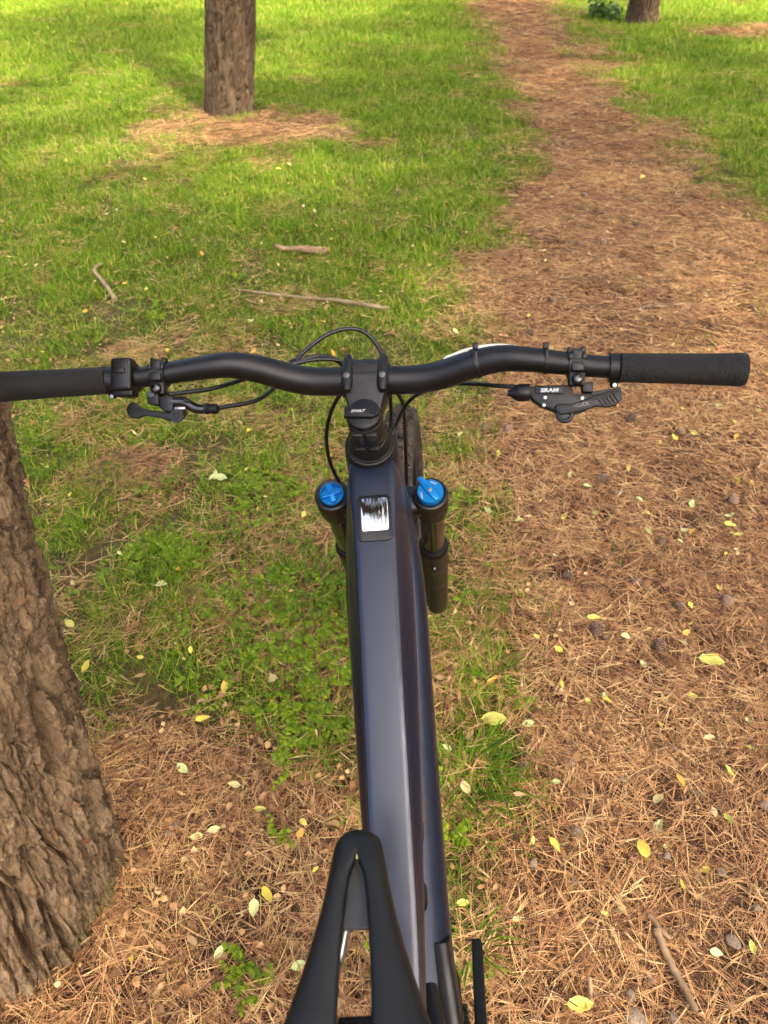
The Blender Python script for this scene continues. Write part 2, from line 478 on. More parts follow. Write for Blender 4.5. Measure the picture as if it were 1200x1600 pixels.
# ---- clump meshes, kept in collections that are only instanced
def ribbon(pts, w, side):
    """flat tapering strip along pts"""
    pts = np.asarray(pts); n = len(pts)
    L, Rr = pts - side * w[:, None] / 2, pts + side * w[:, None] / 2
    V = np.vstack([L, Rr])
    F = [(i, i + 1, n + i + 1, n + i) for i in range(n - 1)]
    return V, F
class Clump:
    def __init__(self): self.V, self.F, self.T = [], [], []
    def add(self, V, F, tone):
        n = len(self.V); self.V += np.asarray(V).tolist(); self.F += [tuple(i + n for i in f) for f in F]; self.T += [tone] * len(V)
    def done(self, name, mat, coll, smooth=True):
        me = mesh_np(name, np.array(self.V), self.F, mat, smooth)
        add_attr(me, 'tone', np.array(self.T))
        o = bpy.data.objects.new(name, me); coll.objects.link(o)
def coll(name): return bpy.data.collections.new(name)
U = RNG.uniform

C_grass = coll('grass_clumps')
for k in range(10):
    c = Clump()
    for b in range(230 if k < 6 else 80):
        a, r = U(0, 2 * PI), 0.105 * math.sqrt(U())
        base = np.array([r * math.cos(a), r * math.sin(a), -0.004]); L = U(0.018, 0.056) * (1.4 if k in (4, 5) else 1)
        da = U(0, 2 * PI); d = np.array([math.cos(da), math.sin(da), 0]); lean = U(0.2, 1.1); droop = U(0.3, 1.5)
        t = np.linspace(0, 1, 4); ang = PI / 2 - lean * 0.8 - droop * t
        st = np.stack([np.cos(ang), np.sin(ang)], 1) * L / 3
        pp = np.cumsum(np.vstack([[0, 0], st[:-1]]), 0)
        P = base + pp[:, :1] * d + pp[:, 1:] * np.array([0, 0, 1.0]); P[:, 2] = np.maximum(P[:, 2], U(0.001, 0.006))
        tw = U(-0.9, 0.9); side = nrm(np.array([-d[1], d[0], tw * 0.6]))
        V, F = ribbon(P, U(0.0011, 0.0026) * np.array([0.8, 1, 0.8, 0.06]), side)
        c.add(V, F, min(1, max(0, RNG.normal(0.45, 0.2))) if U() > 0.08 else U(0.93, 1.0))
    c.done('grass_clump', M['grass'], C_grass)

C_straw = coll('straw_clumps')
for k in range(5):
    c = Clump()
    for b in range(11):
        a, r = U(0, 2 * PI), 0.06 * math.sqrt(U()); da = U(0, 2 * PI); L = U(0.02, 0.075)
        p0 = np.array([r * math.cos(a), r * math.sin(a), U(0.002, 0.02)]); d = np.array([math.cos(da), math.sin(da), U(-0.1, 0.25)]); bend = np.array([-d[1], d[0], 0]) * U(-0.3, 0.3)
        t = np.linspace(0, 1, 4)[:, None]
        P = p0 + d * L * t + bend * L * t * t
        V, F = ribbon(P, U(0.001, 0.0024) * np.array([0.7, 1, 0.9, 0.2]), nrm(np.cross(d, (0, 0, 1)) + np.array([0, 0, U(-0.6, 0.6)])))
        c.add(V, F, U(0, 1))
    c.done('straw_clump', M['straw'], C_straw)

def needle(c, p0, da, L, r, tone, bend, up):
    d = np.array([math.cos(da), math.sin(da), up]); s = np.array([-math.sin(da), math.cos(da), 0])
    t = np.linspace(0, 1, 3)[:, None]
    P = p0 + d * L * t + s * (bend * L * t * t)
    P[:, 2] = np.maximum(P[:, 2], 0.0008)
    n = len(P); V = []
    for i in range(n):
        rr = r * (1.0, 1.0, 0.3)[i]
        for q in range(3):
            an = q * 2.0944 + 0.5
            V.append(P[i] + rr * (math.cos(an) * s + math.sin(an) * np.array([0, 0, 1])))
    F = [(i * 3 + q, i * 3 + (q + 1) % 3, i * 3 + 3 + (q + 1) % 3, i * 3 + 3 + q) for i in range(n - 1) for q in range(3)]
    c.add(V, F, tone)
C_need = coll('needle_clumps')
for k in range(7):
    c = Clump()
    main = U(0, 2 * PI)
    for b in range(300 if k < 5 else 90):
        a, r = U(0, 2 * PI), 0.12 * math.sqrt(U())
        p0 = np.array([r * math.cos(a), r * math.sin(a), 0.0006 + 0.020 * U() ** 1.4]); da = RNG.normal(main, 1.0) + (PI if U() < 0.5 else 0)
        L = U(0.042, 0.078); tone = min(1, max(0, RNG.normal(0.50, 0.30))); rr = U(0.00042, 0.00072); up = U(-0.12, 0.14)
        p0[:2] -= 0.5 * L * np.array([math.cos(da), math.sin(da)])
        bd = U(-0.22, 0.22)
        needle(c, p0, da, L, rr, tone, bd, up)
        if U() < 0.55: needle(c, p0, da + U(0.03, 0.14), L * U(0.9, 1.03), rr, tone + U(-0.05, 0.05), bd + U(-0.1, 0.1), up)
    c.done('needle_clump', M['needle'], C_need)

C_weed = coll('weed_plants')
for k in range(6):
    c = Clump()
    for s_ in range(4):
        da = U(0, 2 * PI); L = U(0.02, 0.05); d = np.array([math.cos(da), math.sin(da), 0]); s = np.array([-d[1], d[0], 0])
        t = np.linspace(0, 1, 5)
        P = np.outer(t, d * L * 0.9) + np.outer(np.sin(t * 1.5) * L * U(0.35, 0.8), (0, 0, 1)) + np.array([0, 0, 0.001])
        V, F = ribbon(P, np.full(5, 0.0012), s); c.add(V, F, 0.3)
        for j in range(1, 5):
            for sg in (-1, 1, 0):
                if sg == 0 and j < 4: continue
                dd = nrm(s * sg + d * (0.35 if sg else 1) + np.array([0, 0, U(0.0, 0.5)])); l = U(0.006, 0.012); w = l * U(0.55, 0.8)
                sd = nrm(np.cross(dd, (0, 0, 1))); q = np.array([0, 0.3, 0.65, 1.0]); wd = np.array([0.15, 0.95, 0.8, 0.05]) * w
                Pn = P[j] + np.outer(q * l, dd) + np.outer(-(q ** 2) * l * U(0, 0.4), (0, 0, 1))
                V, F = ribbon(Pn, wd, sd); c.add(V, F, min(1, max(0, RNG.normal(0.5, 0.22))))
    c.done('weed_plant', M['weed'], C_weed)

def leafshape(l, w, n=7, curl=0.3, fold=0.2, twist=0.0, tip=1.0, lobes=0.0, seed=0):
    """ovate leaf along +Y, centred; 4 columns across so that it folds and curls"""
    rg = np.random.default_rng(seed)
    t = np.linspace(0, 1, n); ww = w / 2 * np.sin(PI * np.clip(t, 0, 1) ** 0.85) ** 0.85 * (1 + lobes * np.sin(t * 17 + seed)) + 0.0004
    ang = (t - 0.45) * curl * 3; y = np.cumsum(np.cos(ang)) * l / n; z = np.cumsum(np.sin(ang)) * l / n
    y -= y.mean(); z -= z.min()
    V = []
    for i in range(n):
        for u in (-1, -0.5, 0, 0.5, 1):
            x = u * ww[i]; zz = z[i] + abs(u) * ww[i] * fold * 2 * (1 + 0.4 * rg.normal()) + twist * u * ww[i] * (t[i] - 0.5) * 2 + rg.normal() * l * 0.006
            V.append((x, y[i], zz))
    V = np.array(V); V[:, 2] -= V[:, 2].min()
    F = [(i * 5 + j, i * 5 + j + 1, i * 5 + j + 6, i * 5 + j + 5) for i in range(n - 1) for j in range(4)]
    return V, F
C_crumb = coll('litter_bits')
for k in range(8):
    c = Clump()
    for b in range(5):
        V, F = leafshape(U(0.010, 0.030), U(0.004, 0.012), 5, U(-0.6, 0.9), U(-0.2, 0.5), U(-0.7, 0.7), lobes=0.2, seed=k * 10 + b)
        a = U(0, 2 * PI); R = np.array([[math.cos(a), -math.sin(a), 0], [math.sin(a), math.cos(a), 0], [0, 0, 1]])
        c.add(V @ R.T + np.array([U(-0.06, 0.06), U(-0.06, 0.06), U(0.001, 0.012)]), F, min(1, max(0, RNG.normal(0.5, 0.25))))
    c.done('litter_bit', M['crumb'], C_crumb)

def gn_scatter(name, collection, P, rot, scl, idx, mat, label, parent=None, kind='stuff'):
    me = bpy.data.meshes.new(name)
    me.vertices.add(len(P)); me.vertices.foreach_set('co', np.asarray(P, np.float32).ravel())
    add_attr(me, 'rot', rot, 'FLOAT_VECTOR'); add_attr(me, 'scl', np.asarray(scl, np.float32)); add_attr(me, 'idx', np.asarray(idx, np.int32), 'INT')
    me.materials.append(mat)
    o = link(bpy.data.objects.new(name, me), parent)
    g = bpy.data.node_groups.new(name, 'GeometryNodeTree')
    g.interface.new_socket('Geometry', in_out='INPUT', socket_type='NodeSocketGeometry')
    g.interface.new_socket('Geometry', in_out='OUTPUT', socket_type='NodeSocketGeometry')
    N = g.nodes; gi, go = N.new('NodeGroupInput'), N.new('NodeGroupOutput')
    ci = N.new('GeometryNodeCollectionInfo'); ci.inputs['Collection'].default_value = collection
    ci.inputs['Separate Children'].default_value = True; ci.inputs['Reset Children'].default_value = True
    ip = N.new('GeometryNodeInstanceOnPoints'); ip.inputs['Pick Instance'].default_value = True
    def at(nm, typ):
        a = N.new('GeometryNodeInputNamedAttribute'); a.data_type = typ; a.inputs['Name'].default_value = nm; return a.outputs['Attribute']
    er = N.new('FunctionNodeEulerToRotation')
    L = g.links.new
    L(gi.outputs[0], ip.inputs['Points']); L(ci.outputs[0], ip.inputs['Instance']); L(at('idx', 'INT'), ip.inputs['Instance Index'])
    L(at('rot', 'FLOAT_VECTOR'), er.inputs[0]); L(er.outputs[0], ip.inputs['Rotation']); L(at('scl', 'FLOAT'), ip.inputs['Scale'])
    L(ip.outputs[0], go.inputs[0])
    md = o.modifiers.new('scatter', 'NODES'); md.node_group = g
    tag(o, label, None, None, kind)
    return o

def spread(density, dmax, bands):
    """random points where density(x,y) accepts them; bands: (y0,y1,per_m2,scale)"""
    X, Y, S = [], [], []
    for y0, y1, dn, sc in bands:
        hw = 1.0 + 0.46 * y1; n = int(2 * hw * (y1 - y0) * dn)
        c_ = 1 / math.sqrt(dn); gx_, gy_ = np.meshgrid(np.arange(-hw, hw, c_), np.arange(y0, y1, c_)); n = gx_.size
        x, y = gx_.ravel() + U(-0.1, 1.1, n) * c_, gy_.ravel() + U(-0.1, 1.1, n) * c_
        k = (np.abs(x) < 0.85 + 0.46 * y) & (U(0, 1, n) < density(x, y) / dmax)
        k &= np.hypot(x + 0.715, y - 0.62) > 0.19
        k &= np.hypot(x + 1.24, y - 6.55) > 0.19
        k &= np.hypot(x - 3.20, y - 10.98) > 0.17
        X.append(x[k]); Y.append(y[k]); S.append(np.full(k.sum(), sc))
    return np.concatenate(X), np.concatenate(Y), np.concatenate(S)
def scatter(name, collection, density, bands, mat, label, tilt=0.12, smin=0.85, smax=1.2, lift=0.0, sparse=None):
    x, y, s = spread(density, 1.0, bands); n = len(x)
    z = height(x, y) - 0.004 + lift + (U(0, 1, n) ** 2) * 0.006
    rot = np.stack([RNG.normal(0, tilt, n), RNG.normal(0, tilt, n), U(0, 2 * PI, n)], 1)
    idx = RNG.integers(0, len(collection.objects), n)
    if sparse:                                                               # thin variants where little grows
        thin = density(x, y) < U(0.1, 0.6, n)
        idx = np.where(thin, RNG.integers(sparse, len(collection.objects), n), RNG.integers(0, sparse, n))
    return gn_scatter(name, collection, np.stack([x, y, z], 1), rot, s * U(smin, smax, n), idx, mat, label)

def d_need(x, y):
    base = np.maximum(f_path(x, y), f_tree(x, y)) ** 0.75
    bare = np.exp(-((x + 0.22) ** 2 / 0.012 + (y - 0.56) ** 2 / 0.006))
    lawn = (0.14 + 0.36 * sstep(5.0, 1.0, y)) * sstep(0.35, 0.6, fbm(x * 2.3, y * 2.3, 61))
    return np.clip(base * (0.95 + 0.2 * fbm(x * 4, y * 4, 63)) * (1 - 0.8 * bare) + lawn * (1 - base), 0, 1)
scatter('pine_needles', C_need, d_need, [(0.0, 1.3, 72, 0.95), (1.3, 2.6, 66, 0.97), (2.6, 5, 60, 1.1), (5, 9, 36, 1.35), (9, 14.5, 18, 1.9)], M['needle'],
        'carpet of fallen orange brown pine needles on the path and round the trees', 0.05, sparse=5)
scatter('grass', C_grass, f_grass, [(0.0, 2.4, 140, 0.92), (2.4, 5, 125, 1.0), (5, 8.5, 85, 1.2), (8.5, 14.5, 46, 1.65)], M['grass'],
        'short bright green grass of the lawn', 0.08, sparse=6)
scatter('dry_grass', C_straw, lambda x, y: (1 - f_path(x, y) * 0.93) * (1 - 0.6 * f_tree(x, y)) * (0.2 + 0.8 * sstep(0.62, 0.38, fbm(x * 1.1 + 9, y * 1.1, 51, 3))),
        [(0.2, 2.6, 290, 0.9), (2.6, 6, 90, 1.1), (6, 12, 25, 1.4)], M['straw'], 'dead straw coloured grass stalks lying among the green grass', 0.15, lift=0.006)
def d_weed(x, y):
    w = np.zeros_like(x)
    for cx, cy, r in ((-0.21, 1.20, 0.13), (-0.144, 0.93, 0.07), (-0.34, 1.31, 0.10), (-0.178, 0.668, 0.03), (-0.235, 0.42, 0.035), (-0.16, 1.10, 0.10), (-0.20, 1.02, 0.08), (-0.28, 1.12, 0.08), (-0.15, 1.34, 0.09), (0.14, 0.70, 0.03), (-0.05, 0.48, 0.03), (-0.6, 1.5, 0.08), (-0.35, 1.75, 0.1), (0.1, 0.42, 0.02)):
        w = np.maximum(w, np.exp(-((x - cx) ** 2 + (y - cy) ** 2) / (r * r)))
    return np.clip(w + 0.06 * (1 - f_path(x, y)) * (1 - f_tree(x, y)) * sstep(6, 1.5, y), 0, 1)
scatter('ground_cover', C_weed, d_weed, [(0.2, 2.5, 1000, 1.0), (2.5, 6, 300, 1.1)], M['weed'], 'small round leaved green weeds growing through the litter', 0.2, lift=0.012)
scatter('leaf_litter', C_crumb, lambda x, y: np.clip(0.22 * f_path(x, y) + 0.6 * f_tree(x, y) + (1 - f_path(x, y)) * (0.15 + 0.85 * sstep(0.42, 0.62, fbm(x * 1.6, y * 1.6, 71))) * sstep(7, 1.0, y), 0, 1),
        [(0.2, 1.5, 190, 1.0), (1.5, 3.5, 130, 1.0), (3.5, 7, 50, 1.2)], M['crumb'], 'crumbled bits of dry brown leaves among grass and needles', 0.2, lift=0.008)

# ------------------------------------------------------------------ trees
def voro(u, v, seed):
    """distance to the nearest and second nearest jittered cell centre"""
    ui, vi = np.floor(u).astype(np.int64), np.floor(v).astype(np.int64)
    f1 = np.full(u.shape, 9.0); f2 = f1.copy(); idv = np.zeros(u.shape)
    for di in (-1, 0, 1):
        for dj in (-1, 0, 1):
            i, j = ui + di, vi + dj
            n = (i * 374761393 + j * 668265263 + seed * 144665) & 0xffffffff; n = ((n ^ (n >> 13)) * 1274126177) & 0xffffffff
            a, b = (n & 0xffff) / 65535.0, ((n >> 16) & 0xffff) / 65535.0
            d = np.hypot(i + a - u, j + b - v)
            nw = d < f1
            f2 = np.where(nw, f1, np.minimum(f2, d)); idv = np.where(nw, a, idv); f1 = np.where(nw, d, f1)
    return f1, f2, idv
def trunk_mesh(name, R, lean, top, nth, zs, depth, mat, seed, flare=0.05, flz=0.22, lobes=()):
    th = np.arange(nth) * 2 * PI / nth
    TH, Z = np.meshgrid(th, zs)
    per = 2 * PI * R
    taper = 1 - 0.55 * np.clip(Z / top, 0, 1)
    rad = R * taper + flare * np.exp(-np.clip(Z, 0, None) / flz)
    for a, amp, wd, hz in lobes:
        dd = (TH - a + PI) % (2 * PI) - PI
        rad = rad + amp * np.exp(-(dd / wd) ** 2) * np.exp(-np.clip(Z, 0, None) / hz)
    ncell = max(8, int(round(per / 0.046)))
    un = ((TH + PI) % (2 * PI)) / (2 * PI) * ncell               # the seam of the pattern lies on the far side
    wu = 0.35 * (fbm(np.cos(TH) * 2.2 + Z * 2.6, np.sin(TH) * 2.2 - Z * 2.2, seed + 5) - 0.5) + 0.45 * (fbm(np.cos(TH) * 9 + Z * 12, np.sin(TH) * 9 - Z * 9, seed + 6) - 0.5)
    wv = 0.9 * (fbm(np.cos(TH) * 6 + 7, np.sin(TH) * 6 + Z * 5, seed + 9) - 0.5)
    n1 = fbm(un * 0.85 + wu, Z * 2.3, seed + 20, 3); n2 = fbm(un * 1.5 + wu, Z * 4.2 + 3, seed + 30, 3)
    fur1 = 1 - sstep(0.0, 0.055, np.abs(n1 - 0.5)); fur2 = 1 - sstep(0.0, 0.04, np.abs(n2 - 0.47))   # long furrows, following the level lines of a stretched noise
    g1, g2, idw = voro(un * 1.8 + wu * 1.8, Z * 13.0 + wv, seed + 1)     # flakes on the plates
    crack2 = sstep(0.0, 0.08, g2 - g1)
    h1, h2, idz = voro(un * 4.3 + wu * 3, Z * 34.0, seed + 2)            # small scales
    lay = np.floor(fbm(un * 2.0 + wu, Z * 9 + wv, seed + 4, 4) * 12) / 12
    fine = fbm(un * 10, Z * 60, seed + 2, 3) - 0.5
    disp = depth * (-1.5 * fur1 - 0.8 * fur2 + (n1 - 0.5) * 1.2 + (crack2 - 1) * 0.28 + (idw - 0.5) * 0.36 + (idz - 0.5) * 0.30 + (lay - 0.5) * 1.25 + fine * 0.6)
    rad = rad + disp * np.clip(taper, 0.3, 1)
    X = rad * np.cos(TH) + lean[0] * Z; Y = rad * np.sin(TH) + lean[1] * Z
    nz = len(zs)
    i = np.arange(nz - 1)[:, None] * nth; j = np.arange(nth)[None, :]; jn = (j + 1) % nth
    F = np.stack([(i + j).ravel(), (i + jn).ravel(), (i + nth + jn).ravel(), (i + nth + j).ravel()], 1)
    return mesh_np(name, np.stack([X, Y, Z], -1).reshape(-1, 3), F, mat)

def crown(root, lean, z0, z1, rad, nlimb, ntuft, seed):
    rg = np.random.default_rng(seed)
    mb = MB(); P = []
    for i in range(nlimb):
        z = z0 + (z1 - z0) * (i + rg.uniform(0, 0.8)) / nlimb; a = i * 2.4 + rg.uniform(-0.4, 0.4)
        f = (z - z0) / (z1 - z0); L = rad * (1.0 - 0.72 * f ** 1.3) * rg.uniform(0.75, 1.1)
        d = np.array([math.cos(a), math.sin(a), 0]); b = np.array([lean[0] * z, lean[1] * z, z])
        t = np.linspace(0, 1, 7)
        pth = b + np.outer(t * L, d) + np.outer(0.18 * L * t - 0.10 * L * t * t + 0.05 * L * np.sin(t * 5 + i), (0, 0, 1)) + np.outer(0.06 * L * np.sin(t * 4 + 2 * i), (-d[1], d[0], 0))
        mb.tube(pth, 0.045 * (1 - 0.6 * f) * (1 - 0.85 * t) + 0.006, 6)
        for j in range(int(ntuft / nlimb)):
            u = rg.uniform(0.10, 1.05); q = pth[min(6, int(u * 6))]
            P.append(q + rg.normal(0, 1, 3) * np.array([0.30, 0.30, 0.13]) * (0.45 + 0.5 * u) * L / 2.6)
    mb.build('limbs', M['limb'], root)
    P = np.repeat(np.array(P), 26, 0); n = len(P)
    o0 = P + rg.normal(0, 0.17, (n, 3)) * np.array([1, 1, 0.5]); d = rg.normal(0, 1, (n, 3)) + np.array([0, 0, 0.3]); d /= np.linalg.norm(d, axis=1)[:, None]
    sd = np.cross(d, rg.normal(0, 1, (n, 3))); sd /= np.linalg.norm(sd, axis=1)[:, None]; L = rg.uniform(0.16, 0.28, (n, 1)); w = 0.012
    V = np.stack([o0 - sd * w / 2, o0 + sd * w / 2, o0 + d * L + sd * w / 4, o0 + d * L - sd * w / 4], 1).reshape(-1, 3)
    me = mesh_np('crown', V, np.arange(4 * n).reshape(n, 4), M['pine'], False)
    add_attr(me, 'tone', np.repeat(rg.uniform(0, 1, n), 4))
    link(bpy.data.objects.new('crown', me), root)

t1 = empty('pine_tree', (-0.728, 0.60, 0))
tag(t1, 'thick rough barked pine trunk close on the left, touching the left grip', 'tree')
zs1 = np.concatenate([np.linspace(-0.06, 1.45, 470), 1.45 + np.cumsum(np.linspace(0.01, 0.45, 36))])
ob = bpy.data.objects.new('trunk', trunk_mesh('trunk', 0.202, (0.100, 0.06), 12, 600, zs1, 0.0200, M['bark'], 3, 0.010, 0.16,
     lobes=((0.05, 0.016, 0.35, 0.10), (-0.95, 0.012, 0.35, 0.06), (-2.3, 0.04, 0.4, 0.1)))); link(ob, t1)
crown(t1, (0.100, 0.06), 4.8, 9.8, 3.8, 26, 1200, 5)
t2 = empty('pine_tree', (-1.238, 6.55, 0))
tag(t2, 'pine trunk standing in the lawn with a ring of needles at its foot', 'tree')
zs2 = np.concatenate([np.linspace(-0.06, 1.3, 150), 1.3 + np.cumsum(np.linspace(0.02, 0.5, 30))])
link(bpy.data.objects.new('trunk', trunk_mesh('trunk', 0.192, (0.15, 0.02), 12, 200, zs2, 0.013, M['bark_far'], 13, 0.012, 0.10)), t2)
crown(t2, (0.15, 0.02), 4.6, 9.0, 3.6, 22, 1000, 6)
t3 = empty('pine_tree', (3.22, 11.0, 0))
tag(t3, 'far pine trunk at the top right beside a round green bush', 'tree')
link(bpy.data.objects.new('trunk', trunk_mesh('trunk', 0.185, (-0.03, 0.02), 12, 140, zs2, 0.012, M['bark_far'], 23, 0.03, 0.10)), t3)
crown(t3, (-0.03, 0.02), 4.8, 9.0, 3.2, 20, 700, 8)

for x_, y_, sd_, lab_ in ((3.7, -2.4, 31, 'unseen pine added for shade right of the path, behind the viewer'), (4.7, 1.9, 41, 'unseen pine added for shade right of the path, level with the bike'), (5.6, 6.2, 51, 'unseen pine added for shade right of the path, beyond the bike')):  # pines added out of view; their crowns shade the bike and dapple the lawn
    t_ = empty('pine_tree', (x_, y_, 0)); tag(t_, lab_, 'tree')
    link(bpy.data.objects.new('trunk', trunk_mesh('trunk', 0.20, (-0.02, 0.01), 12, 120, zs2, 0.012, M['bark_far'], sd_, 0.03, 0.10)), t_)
    crown(t_, (-0.02, 0.01), 4.4, 9.8, 4.4, 28, {31: 2500, 41: 1900, 51: 1600}[sd_], sd_)

# ring of foliage added all round, out of view, to block the bright low sky
rg = np.random.default_rng(91); n = 15000
a_ = rg.uniform(0, 2 * PI, n); r_ = rg.uniform(24, 36, n); hmax = 7 + 6 * vnoise(a_ * 5, r_ * 0.1, 3)
P_ = np.stack([r_ * np.sin(a_), r_ * np.cos(a_), rg.uniform(0, 1, n) ** 0.8 * hmax], 1)
d_ = rg.normal(0, 1, (n, 3)); d_ /= np.linalg.norm(d_, axis=1)[:, None]; e_ = np.cross(d_, rg.normal(0, 1, (n, 3))); e_ /= np.linalg.norm(e_, axis=1)[:, None]
L_ = rg.uniform(0.35, 0.8, (n, 1))
V = np.stack([P_ - d_ * L_, P_ + e_ * L_ * 0.5, P_ + d_ * L_, P_ - e_ * L_ * 0.5], 1).reshape(-1, 3); V[:, 2] = np.maximum(V[:, 2], 0.02)
me = mesh_np('added_wood', V, np.arange(4 * n).reshape(n, 4), M['pine'], False); add_attr(me, 'tone', np.repeat(rg.uniform(0, 1, n), 4))
tag(link(bpy.data.objects.new('added_wood', me)), 'unseen belt of trees added in the distance to cut low sky light', kind='stuff')

# the bush by the far tree
sh = empty('bush', (2.75, 11.35, 0))
tag(sh, 'small round dark green bush beside the far pine trunk', 'bush')
mb = MB(); c = Clump(); rg = np.random.default_rng(3)
for i in range(24):
    a, e = rg.uniform(0, 6.28), rg.uniform(0.25, 1.45); L = rg.uniform(0.22, 0.42)
    d = np.array([math.cos(a) * math.cos(e), math.sin(a) * math.cos(e), math.sin(e)])
    pth = np.outer(np.linspace(0, 1, 5) * L, d) + np.outer(-0.06 * np.linspace(0, 1, 5) ** 2, (0, 0, 1)); mb.tube(pth, np.linspace(0.004, 0.0015, 5), 5)
    for j in range(26):
        q = pth[rg.integers(1, 5)] + rg.normal(0, 0.045, 3); l = rg.uniform(0.035, 0.07)
        V, F = leafshape(l, l * 0.62, 5, rg.uniform(0, 0.4), 0.15, seed=i * 40 + j)
        R = np.array(Matrix.Rotation(rg.uniform(0, 6.28), 3, 'Z') @ Matrix.Rotation(rg.normal(0.2, 0.4), 3, 'X') @ Matrix.Rotation(rg.normal(0, 0.3), 3, 'Y'))
        V = V @ R.T + q; V[:, 2] = np.maximum(V[:, 2], 0.01)
        c.add(V, F, rg.uniform(0, 1))
mb.build('stems', M['stem'], sh)
me = mesh_np('foliage', np.array(c.V), c.F, M['shrubleaf']); add_attr(me, 'tone', np.array(c.T))
o = link(bpy.data.objects.new('foliage', me), sh); o['kind'] = 'stuff'

# ------------------------------------------------------------------ the mountain bike
HA = math.radians(64.5)
AX = np.array([0, math.cos(HA), -math.sin(HA)]); PF = np.array([0, math.sin(HA), math.cos(HA)]); X1 = np.array([1.0, 0, 0])
HT = np.array([0, 0, 0.975]); STEER = 0.077
def S(v):
    v = np.asarray(v, float) - HT; k = AX
    return HT + v * math.cos(STEER) + np.cross(k, v) * math.sin(STEER) + k * np.dot(k, v) * (1 - math.cos(STEER))
bike = empty('mountain_bike', (0.0775, 0.70, 0), (0, -0.096, 0.007))
tag(bike, 'dark navy electric mountain bike with black bar leaning against the near pine', 'bicycle')

def chaikin(P, n=2):
    P = np.asarray(P, float)
    for _ in range(n):
        Q = np.roll(P, -1, 0); P = np.stack([0.75 * P + 0.25 * Q, 0.25 * P + 0.75 * Q], 1).reshape(-1, P.shape[1])
    return P
def ring(prof, c, up):
    """prof (x, local up) placed at c=(y,z) with the up direction in the yz plane"""
    u = np.array([0, up[0], up[1]])
    return np.array([np.array([0, c[0], c[1]]) + X1 * x + u * h for x, h in prof])
def frame_loft(path, profs, sub=6):
    """path rows (y,z), profs same number of (k,2) rings; both interpolated smoothly"""
    pth = catmull(path, sub); pr = catmull(np.array(profs).reshape(len(profs), -1), sub).reshape(len(pth), -1, 2)
    R_ = []
    for i in range(len(pth)):
        t = nrm(pth[min(i + 1, len(pth) - 1)] - pth[max(0, i - 1)]); up = np.array([-t[1], t[0]])
        if up[1] < 0: up = -up
        R_.append(ring(pr[i], pth[i], up))
    return R_
def tt_prof(a, b, h):
    P = [(-a * 0.9, 0.0005), (0, 0.0012), (a * 0.9, 0.0005), (a * 0.985, -0.0008), (a, -0.003), (a * 1.03, -0.008), (b, -0.45 * h), (b * 0.97, -0.7 * h), (b * 0.7, -h), (-b * 0.7, -h), (-b * 0.97, -0.7 * h), (-b, -0.45 * h), (-a * 1.03, -0.008), (-a, -0.003), (-a * 0.985, -0.0008)]
    return chaikin(P, 1)
mb = MB()
mb.sections(frame_loft([(-0.006, 0.962), (-0.03, 0.954), (-0.10, 0.918), (-0.20, 0.862), (-0.34, 0.782), (-0.44, 0.727), (-0.52, 0.69), (-0.605, 0.655)],
    [tt_prof(*q) for q in ((.024, .031, .07), (.0270, .035, .085), (.0238, .0375, .085), (.0222, .0370, .072), (.0218, .0320, .058), (.0215, .0265, .052), (.0195, .0225, .05), (.017, .020, .045))]))
mb.build('top_tube', M['paint'], bike, sharp=60)
def sup(a, b, n=28, e=2.6):
    t = np.arange(n) * 2 * PI / n
    return np.stack([a * np.sign(np.cos(t)) * np.abs(np.cos(t)) ** (2 / e), b * np.sign(np.sin(t)) * np.abs(np.sin(t)) ** (2 / e)], 1)
mb = MB()
mb.sections(frame_loft([(0.035, 0.895), (0.0, 0.850), (-0.06, 0.79), (-0.15, 0.695), (-0.27, 0.565), (-0.36, 0.47), (-0.42, 0.41)],
    [sup(*q) for q in ((.034, .03), (.043, .036), (.050, .040), (.050, .042), (.049, .043), (.050, .045), (.056, .05))]))
mb.build('down_tube', M['paint'], bike, sharp=60)
mb = MB(); mb.lathe([(0.004, 0.0285), (0.008, 0.0305), (0.03, 0.0325), (0.07, 0.034), (0.105, 0.0335), (0.118, 0.031)], HT, AX, 40)
mb.build('head_tube', M['paint'], bike, sharp=50)
mb = MB()
mb.lathe([(0.008, 0.0292), (0.0, 0.0298), (-0.003, 0.0285), (-0.0035, 0.0265), (-0.006, 0.0262), (-0.0062, 0.0248), (-0.010, 0.0240), (-0.020, 0.0205), (-0.022, 0.0180)], HT, AX, 44)
mb.build('headset_cover', M['alloy'], bike, sharp=25)

# stem, its cap and bolts
stem = MB(S)
BAR = HT - AX * 0.058 + PF * 0.050
UPS = -AX
stem.lathe([(0.014, 0.0172), (0.014, 0.0192), (0.030, 0.0196), (0.0302, 0.0186), (0.034, 0.0186), (0.0342, 0.0198), (0.062, 0.0198), (0.0635, 0.0185), (0.0637, 0.012)], HT, UPS, 36)
so = stem.build('stem', M['alloy'], bike, sharp=30)
b = MB(S)
secs = []
for f, hw, h0, h1 in ((0.0, 0.0175, -0.018, 0.006), (0.3, 0.0185, -0.016, 0.009), (0.55, 0.0225, -0.016, 0.0135), (0.75, 0.0255, -0.017, 0.0165), (1.0, 0.0262, -0.019, 0.0190), (1.18, 0.0262, -0.0195, 0.0190), (1.34, 0.0250, -0.017, 0.0140)):
    c0 = HT + UPS * 0.052 + PF * (0.050 * f) + UPS * 0.006 * f
    secs.append(np.array([c0 + X1 * x * hw + UPS * (h0 + (h1 - h0) * y) for x, y in ((-1, 0.15), (-0.9, 0), (0.9, 0), (1, 0.15), (1, 0.8), (0.93, 0.97), (0.6, 1.0), (-0.6, 1.0), (-0.93, 0.97), (-1, 0.8))]))
b.sections(secs)
b.build('clamp_body', M['alloy'], so, sharp=30)
b = MB(S)                                                    # slit and pinch bolt blocks behind the steerer
